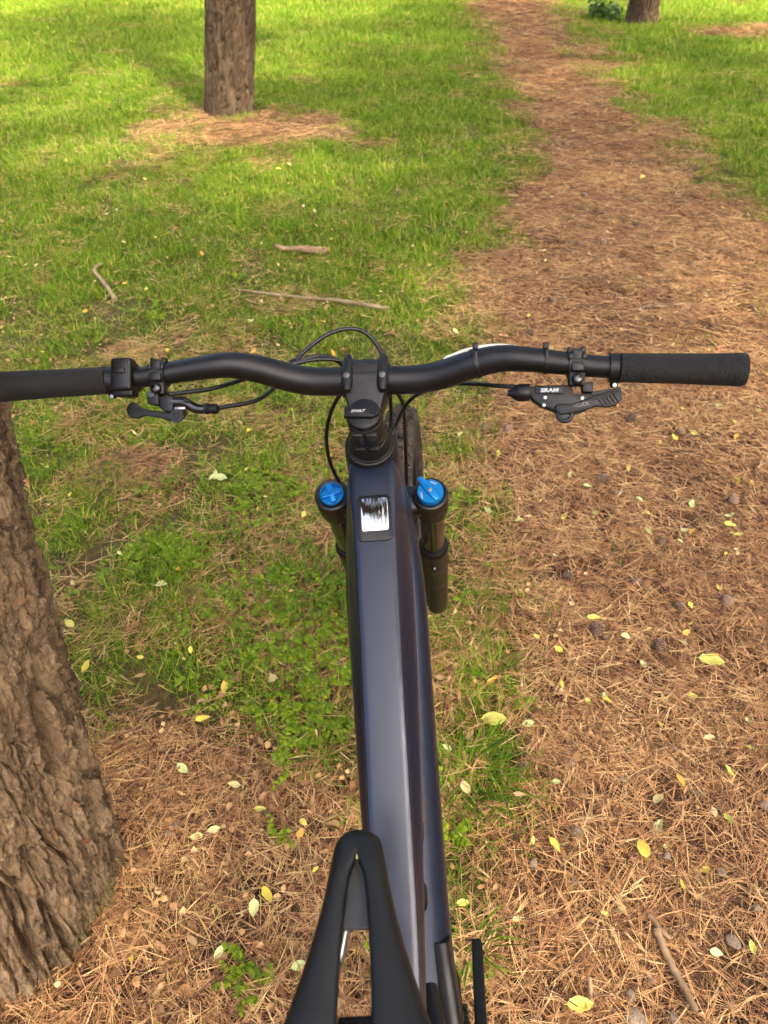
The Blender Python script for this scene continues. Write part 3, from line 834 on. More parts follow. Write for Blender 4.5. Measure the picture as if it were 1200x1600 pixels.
for a0, a1 in ((0.018, 0.029), (0.038, 0.060)):
    for sx in (-1, 1):
        b.box(HT + UPS * (a0 + a1) / 2 - PF * 0.0185 + X1 * 0.0073 * sx, (0.0125, 0.007, a1 - a0), 0.0015, np.stack([X1, PF, UPS], 1))
b.build('pinch_block', M['alloy'], so)
for sx in (-1, 1):                                           # the two horns of the face plate with their bolts
    b = MB(S)
    ho = BAR + X1 * 0.0195 * sx
    b.lathe([(-0.024, 0.0040), (-0.016, 0.0062), (0.002, 0.0066), (0.012, 0.0062), (0.0125, 0.0056), (0.018, 0.0050), (0.022, 0.0034), (0.024, 0.0016)], ho + UPS * 0.0165 , PF, 18)
    b.build('face_plate_horn', M['alloy'], so)
    b = MB(S)
    b.lathe([(0, 0.0034), (0.0012, 0.0034), (0.0014, 0.0020), (0.0006, 0.0018)], ho + UPS * 0.0226 - PF * 0.008, nrm(UPS - PF * 0.35), 14)
    b.build('bolt', M['gloss'], so)
b = MB(S); b.lathe([(-0.0262, 0.0165), (-0.0262, 0.0188), (0.0262, 0.0188), (0.0262, 0.0165)], BAR, X1, 36)
for q in range(1): pass
b.build('face_plate', M['alloy'], so)
cap = MB(S); ct = HT + UPS * 0.0640
cap.lathe([(0, 0.0180), (0.003, 0.0186), (0.0065, 0.0180), (0.0075, 0.0160)], ct, UPS, 36)
co = cap.build('top_cap', M['plastic'], so)
b = MB(S)
RC = np.stack([X1, PF, UPS], 1)
b.prism([(-0.0205, -0.0065), (0.010, -0.0075), (0.0165, -0.004), (0.018, 0.0), (0.0165, 0.004), (0.010, 0.0075), (-0.0205, 0.0065)], 0.006, 0.0125, 0.0015, ct, RC)
b.build('tool_lever', M['plastic'], co)
b = MB(S); b.lathe([(0, 0.0052), (0.0012, 0.0052), (0.0013, 0.0042), (0.0008, 0.0038)], ct + UPS * 0.0122 + X1 * 0.0105, UPS, 20)
b.build('pivot', M['alloy'], co)

def text(name, s, size, o, ex, ey, mat, parent, T=None, shear=0.0, sx=1.0, bold=0.0):
    cu = bpy.data.curves.new(name, 'FONT'); cu.body = s; cu.size = size; cu.align_x = 'CENTER'; cu.align_y = 'CENTER'; cu.shear = shear; cu.extrude = 0.00008; cu.offset = bold
    tmp = bpy.data.objects.new(name, cu); COL.objects.link(tmp)
    dg = bpy.context.evaluated_depsgraph_get(); me = bpy.data.meshes.new_from_object(tmp.evaluated_get(dg))
    bpy.data.objects.remove(tmp)
    ex, ey = nrm(ex), nrm(ey); ez = np.cross(ex, ey)
    for v in me.vertices:
        p = np.asarray(o, float) + ex * v.co.x * sx + ey * v.co.y + ez * v.co.z
        v.co = T(p) if T else p
    me.materials.clear(); me.materials.append(mat)
    return link(bpy.data.objects.new(name, me), parent)
text('lettering', 'SWAT', 0.0046, ct + UPS * 0.01265 - X1 * 0.006 - PF * 0.0005, X1, PF, M['print'], co, S, 0.35, 1.15, 0.0001)

# handlebar, grips
half = [(0, 0, 0), (0.055, 0, 0), (0.085, -0.001, 0.006), (0.115, -0.003, 0.018), (0.145, -0.006, 0.0265), (0.175, -0.011, 0.0278), (0.25, -0.0205, 0.0225), (0.32, -0.0270, 0.0220), (0.389, -0.0324, 0.0222)]
hp = catmull(half, 8)
hl = catmull(half[:-1] + [(0.405, -0.0335, 0.0223)], 8)
hpath = np.vstack([hl[::-1] * np.array([-1, 1, 1]), hp[1:]]) + BAR
hr = np.interp(np.abs(hpath[:, 0]), [0, 0.09, 0.13, 0.19, 0.24, 0.4], [0.0159, 0.0159, 0.0150, 0.0126, 0.0115, 0.0111])
MB(S).tube(hpath, hr, 32).build('handlebar', M['bar'], bike)
def barp(x):
    i = np.argsort(hpath[:, 0]); return np.array([np.interp(x, hpath[i, 0], hpath[i, k]) for k in range(3)])
for sg, x0, x1 in ((-1, 0.284, 0.410), (1, 0.268, 0.392)):
    p0, p1 = barp(sg * x0), barp(sg * x1 * 0.98); d = nrm(p1 - p0); L = np.linalg.norm(p1 - p0) * (x1 - x0) / (x1 * 0.98 - x0)
    g = MB(S); g.lathe([(0, 0.0135), (0.001, 0.0152), (0.004, 0.0155), (0.0042, 0.0150), (0.02, 0.0151), (L * 0.6, 0.0157), (L - 0.012, 0.0166), (L - 0.0115, 0.0169), (L - 0.004, 0.0170), (L - 0.0005, 0.0160), (L, 0.012)], p0, d, 44)
    go = g.build('grip', M['grip'], bike, sharp=50)
    b = MB(S); b.lathe([(-0.0105, 0.0130), (-0.010, 0.0148), (-0.0012, 0.0150), (-0.0006, 0.0138)], p0, d, 36)
    b.box(p0 - d * 0.005 + np.array([0, -0.010, -0.0125]), (0.008, 0.008, 0.008), 0.0015)
    b.build('lock_collar', M['alloy'], go, sharp=30)
    b = MB(S); b.lathe([(0, 0.0022), (0.0012, 0.0022), (0.0013, 0.0012), (0.0005, 0.001)], p0 - d * 0.005 + np.array([0, -0.0142, -0.0125]), (0, -0.9, 0.45), 12)
    b.build('bolt', M['steel'], go)

# control pods, laid out in millimetre-true local axes: u along the bar, v up and forward, n towards the rider's face
VV, NN = np.array([0, 0.656, 0.755]), np.array([0, -0.755, 0.656])
RP = np.stack([X1, VV, NN], 1)
class Pod:
    def __init__(self, x, rx, ry, k): self.o, self.rx, self.ry, self.k = barp(x), rx, ry, k
    def uv(self, P): return [((x - self.rx) * self.k, -(y - self.ry) * self.k) for x, y in P]
    def pt(self, x, y, n=0.0):
        (u, v), = self.uv([(x, y)]); return self.o + X1 * u + VV * v + NN * n
    def prism(self, P, n0, n1, bev=0.001, mb=None):
        mb = mb or MB(S); q = self.uv(P)
        ar = sum(q[i][0] * q[(i + 1) % len(q)][1] - q[(i + 1) % len(q)][0] * q[i][1] for i in range(len(q)))
        return mb.prism(q if ar > 0 else q[::-1], n0, n1, bev, self.o, RP)
def z2(P, x0, y0, s): return [(x0 + x / s, y0 + y / s) for x, y in P]
def clamp(pod, px, name):
    c0 = barp(pod.o[0] + (px - pod.rx) * pod.k); d = X1
    cl = MB(S); cl.lathe([(-0.0085, 0.0120), (-0.0083, 0.0142), (0.0083, 0.0142), (0.0085, 0.0120)], c0, d, 30)
    for sx in (-1, 1):
        cl.box(c0 + X1 * 0.0068 * sx + VV * 0.0135 + NN * 0.003, (0.0042, 0.0075, 0.010), 0.0012, RP)
        cl.box(c0 + X1 * 0.0070 * sx + VV * 0.006 + NN * 0.0135, (0.0044, 0.0055, 0.004), 0.001, RP)
    cl.box(c0 + VV * 0.0085 + NN * 0.012, (0.010, 0.011, 0.004), 0.0012, RP)
    cl.box(c0 - VV * 0.0045 + NN * 0.0138, (0.0125, 0.009, 0.004), 0.0012, RP)
    cl.box(c0 - VV * 0.0165 + NN * 0.004, (0.0165, 0.014, 0.014), 0.002, RP)
    o = cl.build(name, M['alloy'], bike, sharp=30)
    b = MB(S); b.lathe([(0, 0.0062), (0.003, 0.0060), (0.0052, 0.0046), (0.006, 0.003)], c0 - VV * 0.0175 + NN * 0.010, NN, 20)
    b.build('bolt', M['gloss'], o)
    return o
PL = Pod(-0.226, 248, 579, 0.00069)
clamp(PL, 248, 'lever_clamp')
K = lambda P: z2(P, 180, 540, 6.667)
# assist switch
b = MB(S); c0 = barp(-0.2625)
b.lathe([(-0.0115, 0.0125), (-0.0112, 0.0155), (0.0112, 0.0155), (0.0115, 0.0125)], c0, X1, 30)
b.box(c0 + VV * 0.002 + NN * 0.010, (0.0230, 0.036, 0.018), 0.0035, RP, 3)
b.box(c0 - VV * 0.013 + NN * 0.004, (0.0225, 0.016, 0.020), 0.003, RP, 2)
sw = b.build('assist_switch', M['plastic'], bike)
b = MB(S); b.box(c0 + VV * 0.0015 + NN * 0.0190, (0.0175, 0.0290, 0.0016), 0.0007, RP); b.build('button_plate', M['bar'], sw)
b = MB(S); b.box(c0 + VV * 0.0055 + NN * 0.0205, (0.0120, 0.0060, 0.0040), 0.0012, RP); b.build('rocker_button', M['plastic'], sw)
# dropper lever
body = PL.prism(K([(335, 458), (455, 450), (468, 470), (465, 590), (440, 598), (345, 582)]), -0.006, 0.010, 0.0012)
PL.prism(K([(455, 500), (610, 500), (615, 560), (610, 660), (520, 665), (465, 625)]), -0.008, 0.007, 0.0012, body)
PL.prism(K([(560, 545), (700, 555), (720, 690), (560, 690)]), -0.010, 0.004, 0.001, body)
dr = body.build('dropper_remote', M['plastic'], bike, sharp=30)
PL.prism(K([(95, 640), (102, 605), (125, 568), (160, 550), (195, 562), (255, 610), (335, 642), (500, 664), (620, 682), (715, 688), (736, 712), (722, 742), (690, 758), (620, 768), (545, 757), (440, 726), (340, 706), (285, 706), (235, 727), (190, 732), (150, 722), (108, 690)]), 0.001, 0.0055, 0.0014).build('thumb_paddle', M['plastic'], dr, sharp=40)
b = MB(S); b.lathe([(0, 0.0075), (0.0012, 0.0075), (0.0013, 0.004), (0.0008, 0.0036)], PL.pt(*K([(650, 715)])[0], 0.0055), NN, 20); b.build('pivot_bolt', M['alloy'], dr)
b = MB(S); b.lathe([(0, 0.0042), (0.001, 0.0042), (0.0011, 0.002), (0.0007, 0.0018)], PL.pt(*K([(390, 478)])[0], 0.0102), NN, 14); b.build('bolt', M['gloss'], dr)
b = MB(S); b.tube(catmull([PL.pt(*p, 0.001) for p in K([(590, 556), (690, 560), (750, 580), (830, 625), (900, 640), (955, 637)])], 6), np.interp(np.linspace(0, 1, 31), [0, 0.3, 1], [0.0062, 0.0058, 0.0052]), 14); b.build('cable_arm', M['gloss'], dr)
b = MB(S); b.lathe([(0, 0.0045), (0.001, 0.0060), (0.004, 0.0062), (0.005, 0.0050), (0.008, 0.0056), (0.014, 0.0056), (0.0155, 0.0035)], PL.pt(*K([(940, 637)])[0], 0.001), PL.pt(*K([(1060, 640)])[0]) - PL.pt(*K([(940, 637)])[0]), 18); b.build('barrel_adjuster', M['plastic'], dr, sharp=25)
b = MB(S); b.box(PL.pt(*K([(685, 632)])[0], 0.005), (0.012, 0.003, 0.003), 0.0006, RP); b.build('cable_anchor', M['steel'], dr)

# shifter
PR = Pod(0.224, 915, 564, 0.00065)
clamp(PR, 915, 'shifter_clamp')
K2 = lambda P: z2(P, 820, 530, 6.316)
body = PR.prism(K2([(115, 455), (135, 440), (190, 430), (545, 424), (560, 440), (565, 520), (755, 520), (762, 575), (720, 600), (700, 690), (560, 740), (500, 750), (430, 735), (380, 688), (250, 640), (165, 575), (120, 505)]), -0.010, 0.006, 0.0022)
PR.prism(K2([(650, 405), (765, 405), (768, 495), (740, 515), (660, 505)]), -0.006, 0.008, 0.002, body)
PR.prism(K2([(185, 452), (200, 442), (450, 438), (470, 455), (470, 505), (455, 522), (190, 518)]), 0.004, 0.0085, 0.0012, body)
sh_ = body.build('shifter', M['plastic'], bike, sharp=35)
PR.prism(K2([(205, 460), (215, 455), (440, 452), (450, 462), (450, 500), (440, 508), (205, 504)]), 0.0083, 0.0090, 0.0002).build('name_plate', M['bar'], sh_)
text('lettering', 'SRAM', 0.0056, PR.pt(*K2([(325, 487)])[0], 0.0092), X1, VV, M['print'], sh_, S, 0.12, 1.3, 0.00018)
pad = PR.prism(K2([(765, 548), (1000, 492), (1040, 520), (1045, 585), (985, 650), (900, 672), (780, 660), (700, 690), (540, 725), (430, 735), (385, 690), (380, 650), (420, 622), (560, 628), (640, 600)]), 0.004, 0.0105, 0.002)
pad.build('shift_paddle', M['plastic'], sh_, sharp=35)
PR.prism(K2([(750, 500), (1040, 463), (1052, 500), (1000, 510), (860, 540), (760, 560)]), -0.002, 0.004, 0.001).build('release_lever', M['plastic'], sh_)
for q in range(5):
    xx = 800 + q * 38; PR.prism(K2([(xx, 590 - q * 11), (xx + 14, 586 - q * 11), (xx + 62, 648 - q * 8), (xx + 48, 652 - q * 8)]), 0.0095, 0.0116, 0.0004).build('rib', M['plastic'], sh_)
text('lettering', '1CLICK', 0.0058, PR.pt(*K2([(640, 640)])[0], 0.0107), nrm(X1 + VV * 0.14), nrm(VV - X1 * 0.14), M['printdim'], sh_, S, 0.0, 0.85)
b = MB(S); b.lathe([(0, 0.0095), (0.0015, 0.0095), (0.0025, 0.008), (0.0026, 0.006), (0.001, 0.005)], PR.pt(*K2([(480, 730)])[0], 0.006), NN, 24); b.build('pivot_cap', M['plastic'], sh_)
for p in ((285, 555), (272, 632), (655, 568)):
    b = MB(S); b.lathe([(0, 0.0019), (0.0008, 0.0017), (0.001, 0.001)], PR.pt(*K2([p])[0], 0.0062), NN, 12); b.build('screw', M['steel'], sh_)
b = MB(S); b.lathe([(-0.002, 0.0085), (0.0, 0.0092), (0.008, 0.0094), (0.0125, 0.0080), (0.017, 0.0042), (0.021, 0.0032)], PR.pt(*K2([(118, 490)])[0], -0.001), -X1, 24); b.build('barrel_adjuster', M['plastic'], sh_, sharp=30)

# zip ties on the bar
for x, tl in ((0.120, 0.35), (0.193, 0.0)):
    c0 = barp(x); r = float(np.interp(x, [0, 0.09, 0.13, 0.19, 0.24], [0.0159, 0.0159, 0.0150, 0.0126, 0.0115])) + 0.0006
    a = np.linspace(0, 2 * PI, 40); dd = nrm(X1 + VV * tl)
    s2 = nrm(np.cross(dd, NN)); s3 = np.cross(dd, s2)
    tie = MB(S); tie.lathe([(-0.0022, r - 0.0006), (-0.0021, r + 0.0005), (0.0021, r + 0.0005), (0.0022, r - 0.0006)], c0, dd, 36)
    tie.box(c0 + VV * (r + 0.0025) + NN * 0.004, (0.0062, 0.0066, 0.006), 0.001, RP)
    tie.box(c0 + VV * (r * 0.35) + NN * (r + 0.0006), (0.0030, 0.010, 0.0012), 0.0004, RP)
    tie.build('zip_tie', M['plastic'], bike)

# cables
def cable(pts, r, name='cable', n=10):
    MB().tube(catmull(pts, 8), r, n).build(name, M['cable'], bike)
cable([(-0.1549, -0.0234, 1.0567), (-0.1215, 0.0077, 1.043), (-0.1037, 0.0443, 1.0375), (-0.0856, 0.0735, 1.0463), (-0.0679, 0.0951, 1.054), (-0.0384, 0.1126, 1.0634), (-0.0079, 0.1201, 1.0611), (0.0124, 0.1147, 1.045), (0.023, 0.0959, 1.0222), (0.0252, 0.0902, 0.9846), (0.0214, 0.0950, 0.9326), (0.0119, 0.060, 0.8937)], 0.0025)
cable([(-0.2043, -0.0226, 1.0782), (-0.1678, 0.0074, 1.063), (-0.144, 0.0347, 1.0536), (-0.1116, 0.055, 1.0507), (-0.0835, 0.0723, 1.0493), (-0.054, 0.0853, 1.0488), (-0.0344, 0.0904, 1.0373), (-0.0227, 0.0882, 1.0182), (-0.0164, 0.080, 0.9801), (-0.010, 0.050, 0.93)], 0.0025)
cable([(-0.130, 0.045, 1.051), (-0.0981, 0.0642, 1.0476), (-0.0816, 0.0701, 1.0496), (-0.0498, 0.0784, 1.048), (-0.0187, 0.0842, 1.036), (-0.0002, 0.088, 1.0155), (0.0069, 0.080, 0.9725), (0.006, 0.045, 0.93)], 0.0023)
cable([(-0.020, 0.050, 1.02), (-0.0343, 0.0536, 1.01), (-0.0482, 0.0568, 0.9846), (-0.0588, 0.0635, 0.9475), (-0.0622, 0.0755, 0.9004), (-0.0559, 0.0826, 0.862), (-0.0454, 0.0886, 0.8371), (-0.03, 0.085, 0.82)], 0.0025, 'brake_hose')
cable([(0.178, -0.0175, 1.0455), (0.1483, -0.0066, 1.0433), (0.1199, 0.021, 1.0322), (0.0874, 0.0457, 1.0183), (0.0518, 0.0869, 0.9779), (0.0301, 0.100, 0.9363), (0.0156, 0.080, 0.9077)], 0.0025)
cable([(0.018, 0.1141, 0.99), (0.0253, 0.1241, 0.9778), (0.0384, 0.1507, 0.9305), (0.0365, 0.1882, 0.8515), (0.0331, 0.1909, 0.7783), (0.0309, 0.1816, 0.7218)], 0.0027, 'brake_hose')
b = MB(); b.lathe([(-0.004, 0.0045), (-0.0038, 0.0066), (0.0038, 0.0066), (0.004, 0.0045)], (-0.0830, 0.0722, 1.0480), (0.8, 0.35, 0.15), 16); b.build('cable_clip', M['plastic'], bike, sharp=25)

# display on the top tube
sl = nrm(np.array([0, -0.075, -0.0405])); nu = np.cross(sl, X1); nu = nu if nu[2] > 0 else -nu
dc = np.array([0.001, -0.0785, 0.9300]) + nu * 0.0006
RD = np.stack([X1, -sl, nu], 1)
def rr(w, h, r, n=5):
    P = []
    for cx, cy, a0 in ((w - r, h - r, 0), (-w + r, h - r, 90), (-w + r, -h + r, 180), (w - r, -h + r, 270)):
        P += [(cx + r * math.cos(math.radians(a0 + 90 * t / n)), cy + r * math.sin(math.radians(a0 + 90 * t / n))) for t in range(n + 1)]
    return P
b = MB(); b.prism(rr(0.0192, 0.0272, 0.0055, 7), -0.003, 0.0022, 0.0008, dc, RD); ds = b.build('display', M['bar'], bike)
b = MB(); b.prism(rr(0.0152, 0.0195, 0.0028), 0.0010, 0.0026, 0.0002, dc - sl * 0.0040, RD); b.build('screen', M['screen'], ds)

# fork
CR = HT + AX * 0.143 + PF * 0.001
fk = []
crown_ = MB(S)
for sg in (-1, 1):
    c0 = CR + X1 * 0.066 * sg
    crown_.lathe([(-0.003, 0.0180), (-0.004, 0.0205), (-0.003, 0.0232), (0.0, 0.0240), (0.040, 0.0236), (0.050, 0.0215), (0.051, 0.0175)], c0, AX, 36)
    secs = []
    for f, hw, hh in ((0.0, 0.022, 0.019), (0.35, 0.021, 0.017), (0.65, 0.024, 0.018), (1.0, 0.030, 0.020)):
        cc = c0 * (1 - f) + (CR - PF * 0.012) * f + AX * (0.024 - 0.004 * f) + PF * 0.004
        secs.append(np.array([cc + PF * hw * x + AX * hh * y for x, y in sup(1, 1, 20, 3.0)]))
    crown_.sections(secs)
crown_.lathe([(-0.012, 0.030), (0.0, 0.033), (0.042, 0.030)], CR - PF * 0.012, AX, 30)
fo = crown_.build('fork_crown', M['lower'], bike, sharp=30)
for sg in (-1, 1):
    c0 = CR + X1 * 0.066 * sg
    b = MB(S); b.lathe([(0.04, 0.0176), (0.30, 0.0176)], c0, AX, 36); b.build('stanchion', M['gloss'], fo)
    b = MB(S)
    b.lathe([(0.186, 0.0180), (0.186, 0.0205), (0.190, 0.0225), (0.197, 0.0232), (0.204, 0.0228), (0.215, 0.0222), (0.36, 0.0215), (0.45, 0.0208), (0.505, 0.0200), (0.522, 0.0185), (0.527, 0.0140)], c0, AX, 36)
    b.box(c0 + AX * 0.525 + PF * 0.030, (0.018, 0.045, 0.060), 0.008, np.stack([X1, PF, AX], 1), 3)
    lo = b.build('lower_leg', M['lower'], fo, sharp=40)
    b = MB(S); b.lathe([(0.1835, 0.0182), (0.1832, 0.0214), (0.1855, 0.0228), (0.1890, 0.0233), (0.1905, 0.0222)], c0, AX, 36); b.build('dust_wiper', M['bar'], lo, sharp=25)
    if sg > 0:
        for tx, sz, al, shr, mt in (('36', 0.030, 0.262, 0.25, 'printdim'), ('FOX', 0.019, 0.345, 0.3, 'printdim')):
            # decal wrapped on the rear of the leg
            cu_o = c0 + AX * al - PF * 0.0218
            def wrap(p, c0=c0):
                q = np.asarray(p) - c0; al_ = np.dot(q, AX); xx = np.dot(q, X1); r_ = np.interp(al_, [0.215, 0.36, 0.47], [0.0222, 0.0215, 0.0205]) + 0.0003
                an = xx / r_ + 0.25
                return S(c0 + AX * al_ + X1 * r_ * math.sin(an) - PF * r_ * math.cos(an))
            text('decal', tx, sz, cu_o, X1, -AX, M[mt], lo, wrap, shr, 0.75)
        b = MB(S); b.lathe([(0, 0.004), (0.004, 0.0036), (0.006, 0.002)], c0 + AX * 0.235 - PF * 0.021, -PF, 14); b.build('bleed_screw', M['gloss'], lo)
ar = MB(S)
arch = catmull([CR + X1 * x + AX * a + PF * f for x, a, f in ((-0.066, 0.215, 0.012), (-0.062, 0.185, 0.034), (-0.045, 0.150, 0.050), (0, 0.135, 0.056), (0.045, 0.150, 0.050), (0.062, 0.185, 0.034), (0.066, 0.215, 0.012))], 6)
ar.tube(arch, 0.0115, 12); ar.build('arch', M['lower'], fo)
# air cap and damper dial
c0 = CR - X1 * 0.066 - AX * 0.0035
b = MB(S); b.lathe([(0, 0.0165), (0.002, 0.0165), (0.0035, 0.0155), (0.0036, 0.0140), (-0.001, 0.0130)], c0, -AX, 36); ac = b.build('air_cap', M['blue'], fo, sharp=30)
b = MB(S)
RA = np.stack([X1, PF, -AX], 1)
cross_ = []
for q in range(4):
    a = q * PI / 2 + 0.35
    for da, r in ((-0.30, 0.0140), (0.30, 0.0140), (0.785, 0.0050)):
        cross_.append((r * math.cos(a + da), r * math.sin(a + da)))
b.prism(cross_, -0.002, 0.0062, 0.0008, c0, RA); b.build('cap_cross', M['blue'], ac)
c0 = CR + X1 * 0.066 - AX * 0.0035
b = MB(S); b.lathe([(0, 0.0178), (0.007, 0.0176), (0.0085, 0.0165), (0.0086, 0.003)], c0, -AX, 40); dd_ = b.build('damper_dial', M['blue'], fo, sharp=30)
b = MB(S)
ca, sa = math.cos(math.radians(128)), math.sin(math.radians(128)); Rr = np.array([[ca, -sa, 0], [sa, ca, 0], [0, 0, 1]])
b.prism([(-0.0165, -0.0030), (-0.004, -0.0042), (0.004, -0.0052), (0.014, -0.0046), (0.0225, -0.0036), (0.0245, 0.0), (0.0225, 0.0036), (0.014, 0.0046), (0.004, 0.0052), (-0.004, 0.0042), (-0.0165, 0.0030)], 0.0086, 0.0120, 0.0008, c0, RA @ Rr); b.build('dial_lever', M['blue'], dd_)
b = MB(S); b.lathe([(0.0115, 0.0026), (0.0130, 0.0026), (0.0132, 0.0013), (0.0126, 0.001)], c0, -AX, 14); b.build('screw', M['steel'], dd_)
text('lettering', 'FIRM', 0.0042, c0 - AX * 0.0088 + PF * 0.0115 + X1 * 0.004, nrm(X1 - PF * 0.4), nrm(PF + X1 * 0.4), M['print'], dd_, S)
text('lettering', 'OPEN', 0.0042, c0 - AX * 0.0088 - PF * 0.006 - X1 * 0.0115, nrm(-PF + X1 * 0.3), nrm(X1 + PF * 0.3), M['print'], dd_, S)

# wheels
def wheel(parent_name, c, T, rad=0.37):
    w = rad - 0.031
    ty = MB(T); a = np.arange(20) * 2 * PI / 20
    prof = [(0.0305 * math.sin(t) * (1.0 if math.cos(t) > -0.4 else 0.75), w + 0.0285 * math.cos(t)) for t in a]
    n = 96; S_ = []
    for i in range(n):
        an = i * 2 * PI / n; S_.append(np.array([c + X1 * x + r * np.array([0, math.cos(an), math.sin(an)]) for x, r in prof]))
    S_.append(S_[0]); ty.sections(S_, cap=False)
    wo = ty.build(parent_name, M['tyre'], bike, sharp=80)
    kn = MB(T)
    for i in range(88):
        for row, (off, tl, sx, sy) in enumerate(((-0.0085, 0.0, 0.010, 0.011), (0.0085, 0.5, 0.010, 0.011), (-0.0215, 0.35, 0.009, 0.013), (0.0215, 0.85, 0.009, 0.013))):
            an = (i + tl) * 2 * PI / 88; t = math.asin(off / 0.0305); e = np.array([0, math.cos(an), math.sin(an)]); tg = np.array([0, -math.sin(an), math.cos(an)])
            nn = nrm(X1 * math.sin(t) + e * math.cos(t)); lat = np.cross(tg, nn)
            p = c + X1 * off + e * (w + 0.0285 * math.cos(t)) + nn * 0.0005
            kn.box(p, (sx, sy, 0.0062), 0, np.stack([lat, tg, nn], 1))
    o = kn.build('tread_knobs', M['tyre'], wo, smooth=False); o['kind'] = 'stuff'
    rm = MB(T); prof = [(-0.016, w - 0.020), (0.016, w - 0.020), (0.015, w - 0.036), (0, w - 0.045), (-0.015, w - 0.036)]
    S_ = [np.array([c + X1 * x + r * np.array([0, math.cos(i * 2 * PI / 72), math.sin(i * 2 * PI / 72)]) for x, r in prof]) for i in range(73)]
    rm.sections(S_, cap=False); ro = rm.build('rim', M['alloy'], wo, sharp=30)
    sp = MB(T)
    for i in range(28):
        an = i * 2 * PI / 28; sd = 1 if i % 2 else -1; bn = an + (0.55 if (i // 2) % 2 else -0.55)
        sp.tube([c + X1 * 0.028 * sd + 0.028 * np.array([0, math.cos(bn), math.sin(bn)]), c + (w - 0.04) * np.array([0, math.cos(an), math.sin(an)])], 0.001, 5)
    sp.build('spokes', M['spoke'], ro)
    hb = MB(T); hb.lathe([(-0.055, 0.010), (-0.05, 0.014), (-0.034, 0.014), (-0.032, 0.030), (-0.026, 0.030), (-0.022, 0.016), (0.022, 0.016), (0.026, 0.030), (0.032, 0.030), (0.034, 0.014), (0.05, 0.014), (0.055, 0.010)], c, X1, 24)
    hb.build('hub', M['alloy'], wo, sharp=30)
    dk = MB(T); dk.lathe([(-0.040, 0.060), (-0.040, 0.100), (-0.038, 0.100), (-0.038, 0.060), (-0.040, 0.060)], c, X1, 40, False); dk.build('brake_disc', M['steel'], wo)
AXLE = HT + AX * 0.69 + PF * 0.044
wheel('front_wheel', AXLE, S)
wheel('rear_wheel', np.array([0, -0.915, 0.37]), None)

# saddle, post
sd = MB(); rows = []
SN = np.array([-0.0135, -0.423, 0.9215])
ss = np.array([0.0, 0.002, 0.006, 0.012, 0.020, 0.028, 0.036, 0.05, 0.065, 0.08, 0.095, 0.11, 0.13, 0.15, 0.17, 0.19, 0.21, 0.228, 0.240, 0.245])
xo = np.interp(ss, [0, 0.002, 0.006, 0.012, 0.02, 0.05, 0.07, 0.094, 0.13, 0.165, 0.20, 0.225, 0.240, 0.245], [0.006, 0.0120, 0.0160, 0.0184, 0.0200, 0.0252, 0.0300, 0.0372, 0.0500, 0.0630, 0.0705, 0.0690, 0.058, 0.050])
xi = np.interp(ss, [0, 0.0275, 0.031, 0.042, 0.06, 0.094, 0.13, 0.18, 0.215, 0.24, 0.245], [0, 0, 0.0040, 0.0058, 0.0080, 0.0102, 0.0115, 0.011, 0.008, 0.004, 0.004])
zt = np.interp(ss, [0, 0.004, 0.012, 0.03, 0.10, 0.17, 0.22, 0.245], [-0.013, -0.006, -0.0015, 0.0, -0.001, 0.001, 0.007, 0.006])
for sg in (-1, 1):
    R_ = []
    for s, a, i, z in zip(ss, xo, xi, zt):
        w = a - i; dp = np.interp(s, [0, 0.02, 0.1, 0.245], [0.012, 0.020, 0.030, 0.032])
        P = [(i + 0.0005 + 0.1 * min(w, .02), -dp * 0.75), (i + 0.0002, -0.010 if i > 0 else -0.006), (i, -0.0045 if i > 0 else -0.0010), (i + 0.10 * w, -0.0016 if i > 0 else -0.0006), (i + 0.25 * w, -0.0003), (i + 0.45 * w, 0), (i + 0.62 * w, -0.0008), (i + 0.78 * w, -0.0035), (i + 0.90 * w, -0.0085), (i + 0.98 * w, -0.016 * dp / 0.03), (a, -0.023 * dp / 0.03), (a * 0.985, -dp), (a * 0.93, -dp)]
        R_.append(np.array([SN + np.array([sg * x, -s, z + h]) for x, h in P]))
    k = len(R_[0]); V = np.vstack(R_); F = []
    for r in range(len(R_) - 1):
        for j in range(k - 1): F.append((r * k + j, r * k + j + 1, r * k + k + j + 1, r * k + k + j))
    sd.add(V, F)
so2 = sd.build('saddle', M['saddle'], bike, sharp=80)
bm = bmesh.new(); bm.from_mesh(so2.data); bmesh.ops.remove_doubles(bm, verts=bm.verts[:], dist=0.0003); bmesh.ops.recalc_face_normals(bm, faces=bm.faces[:]); bm.to_mesh(so2.data); bm.free()
md = so2.modifiers.new('smooth', 'SUBSURF'); md.levels = 1; md.render_levels = 2
b = MB(); b.sections([np.array([SN + np.array([x, -s, zz]) for x, zz in ((-w, -0.0165), (w, -0.0165), (w, -0.0200), (-w, -0.0200))]) for s, w in ((0.022, 0.006), (0.040, 0.0085), (0.060, 0.0115), (0.070, 0.013), (0.0715, 0.0130))])
b.build('saddle_base', M['base'], so2)
for sg in (-1, 1):
    MB().tube(catmull([SN + np.array(p) for p in ((0.004 * sg, -0.03, -0.024), (0.012 * sg, -0.07, -0.036), (0.022 * sg, -0.11, -0.046), (0.022 * sg, -0.17, -0.046), (0.026 * sg, -0.21, -0.030), (0.030 * sg, -0.235, -0.018))], 5), 0.0035, 10).build('rail', M['steel'], so2)
b = MB(); pc = SN + np.array([0, -0.150, -0.050])
b.box(pc, (0.052, 0.042, 0.020), 0.004); b.box(pc + np.array([0, 0.026, -0.004]), (0.034, 0.014, 0.018), 0.003); b.box(pc + np.array([0, 0, -0.016]), (0.040, 0.036, 0.016), 0.004)
b.build('saddle_clamp', M['alloy'], bike)
st = nrm(np.array([0, -0.60 + 0.47, 0.68 - 0.345]))
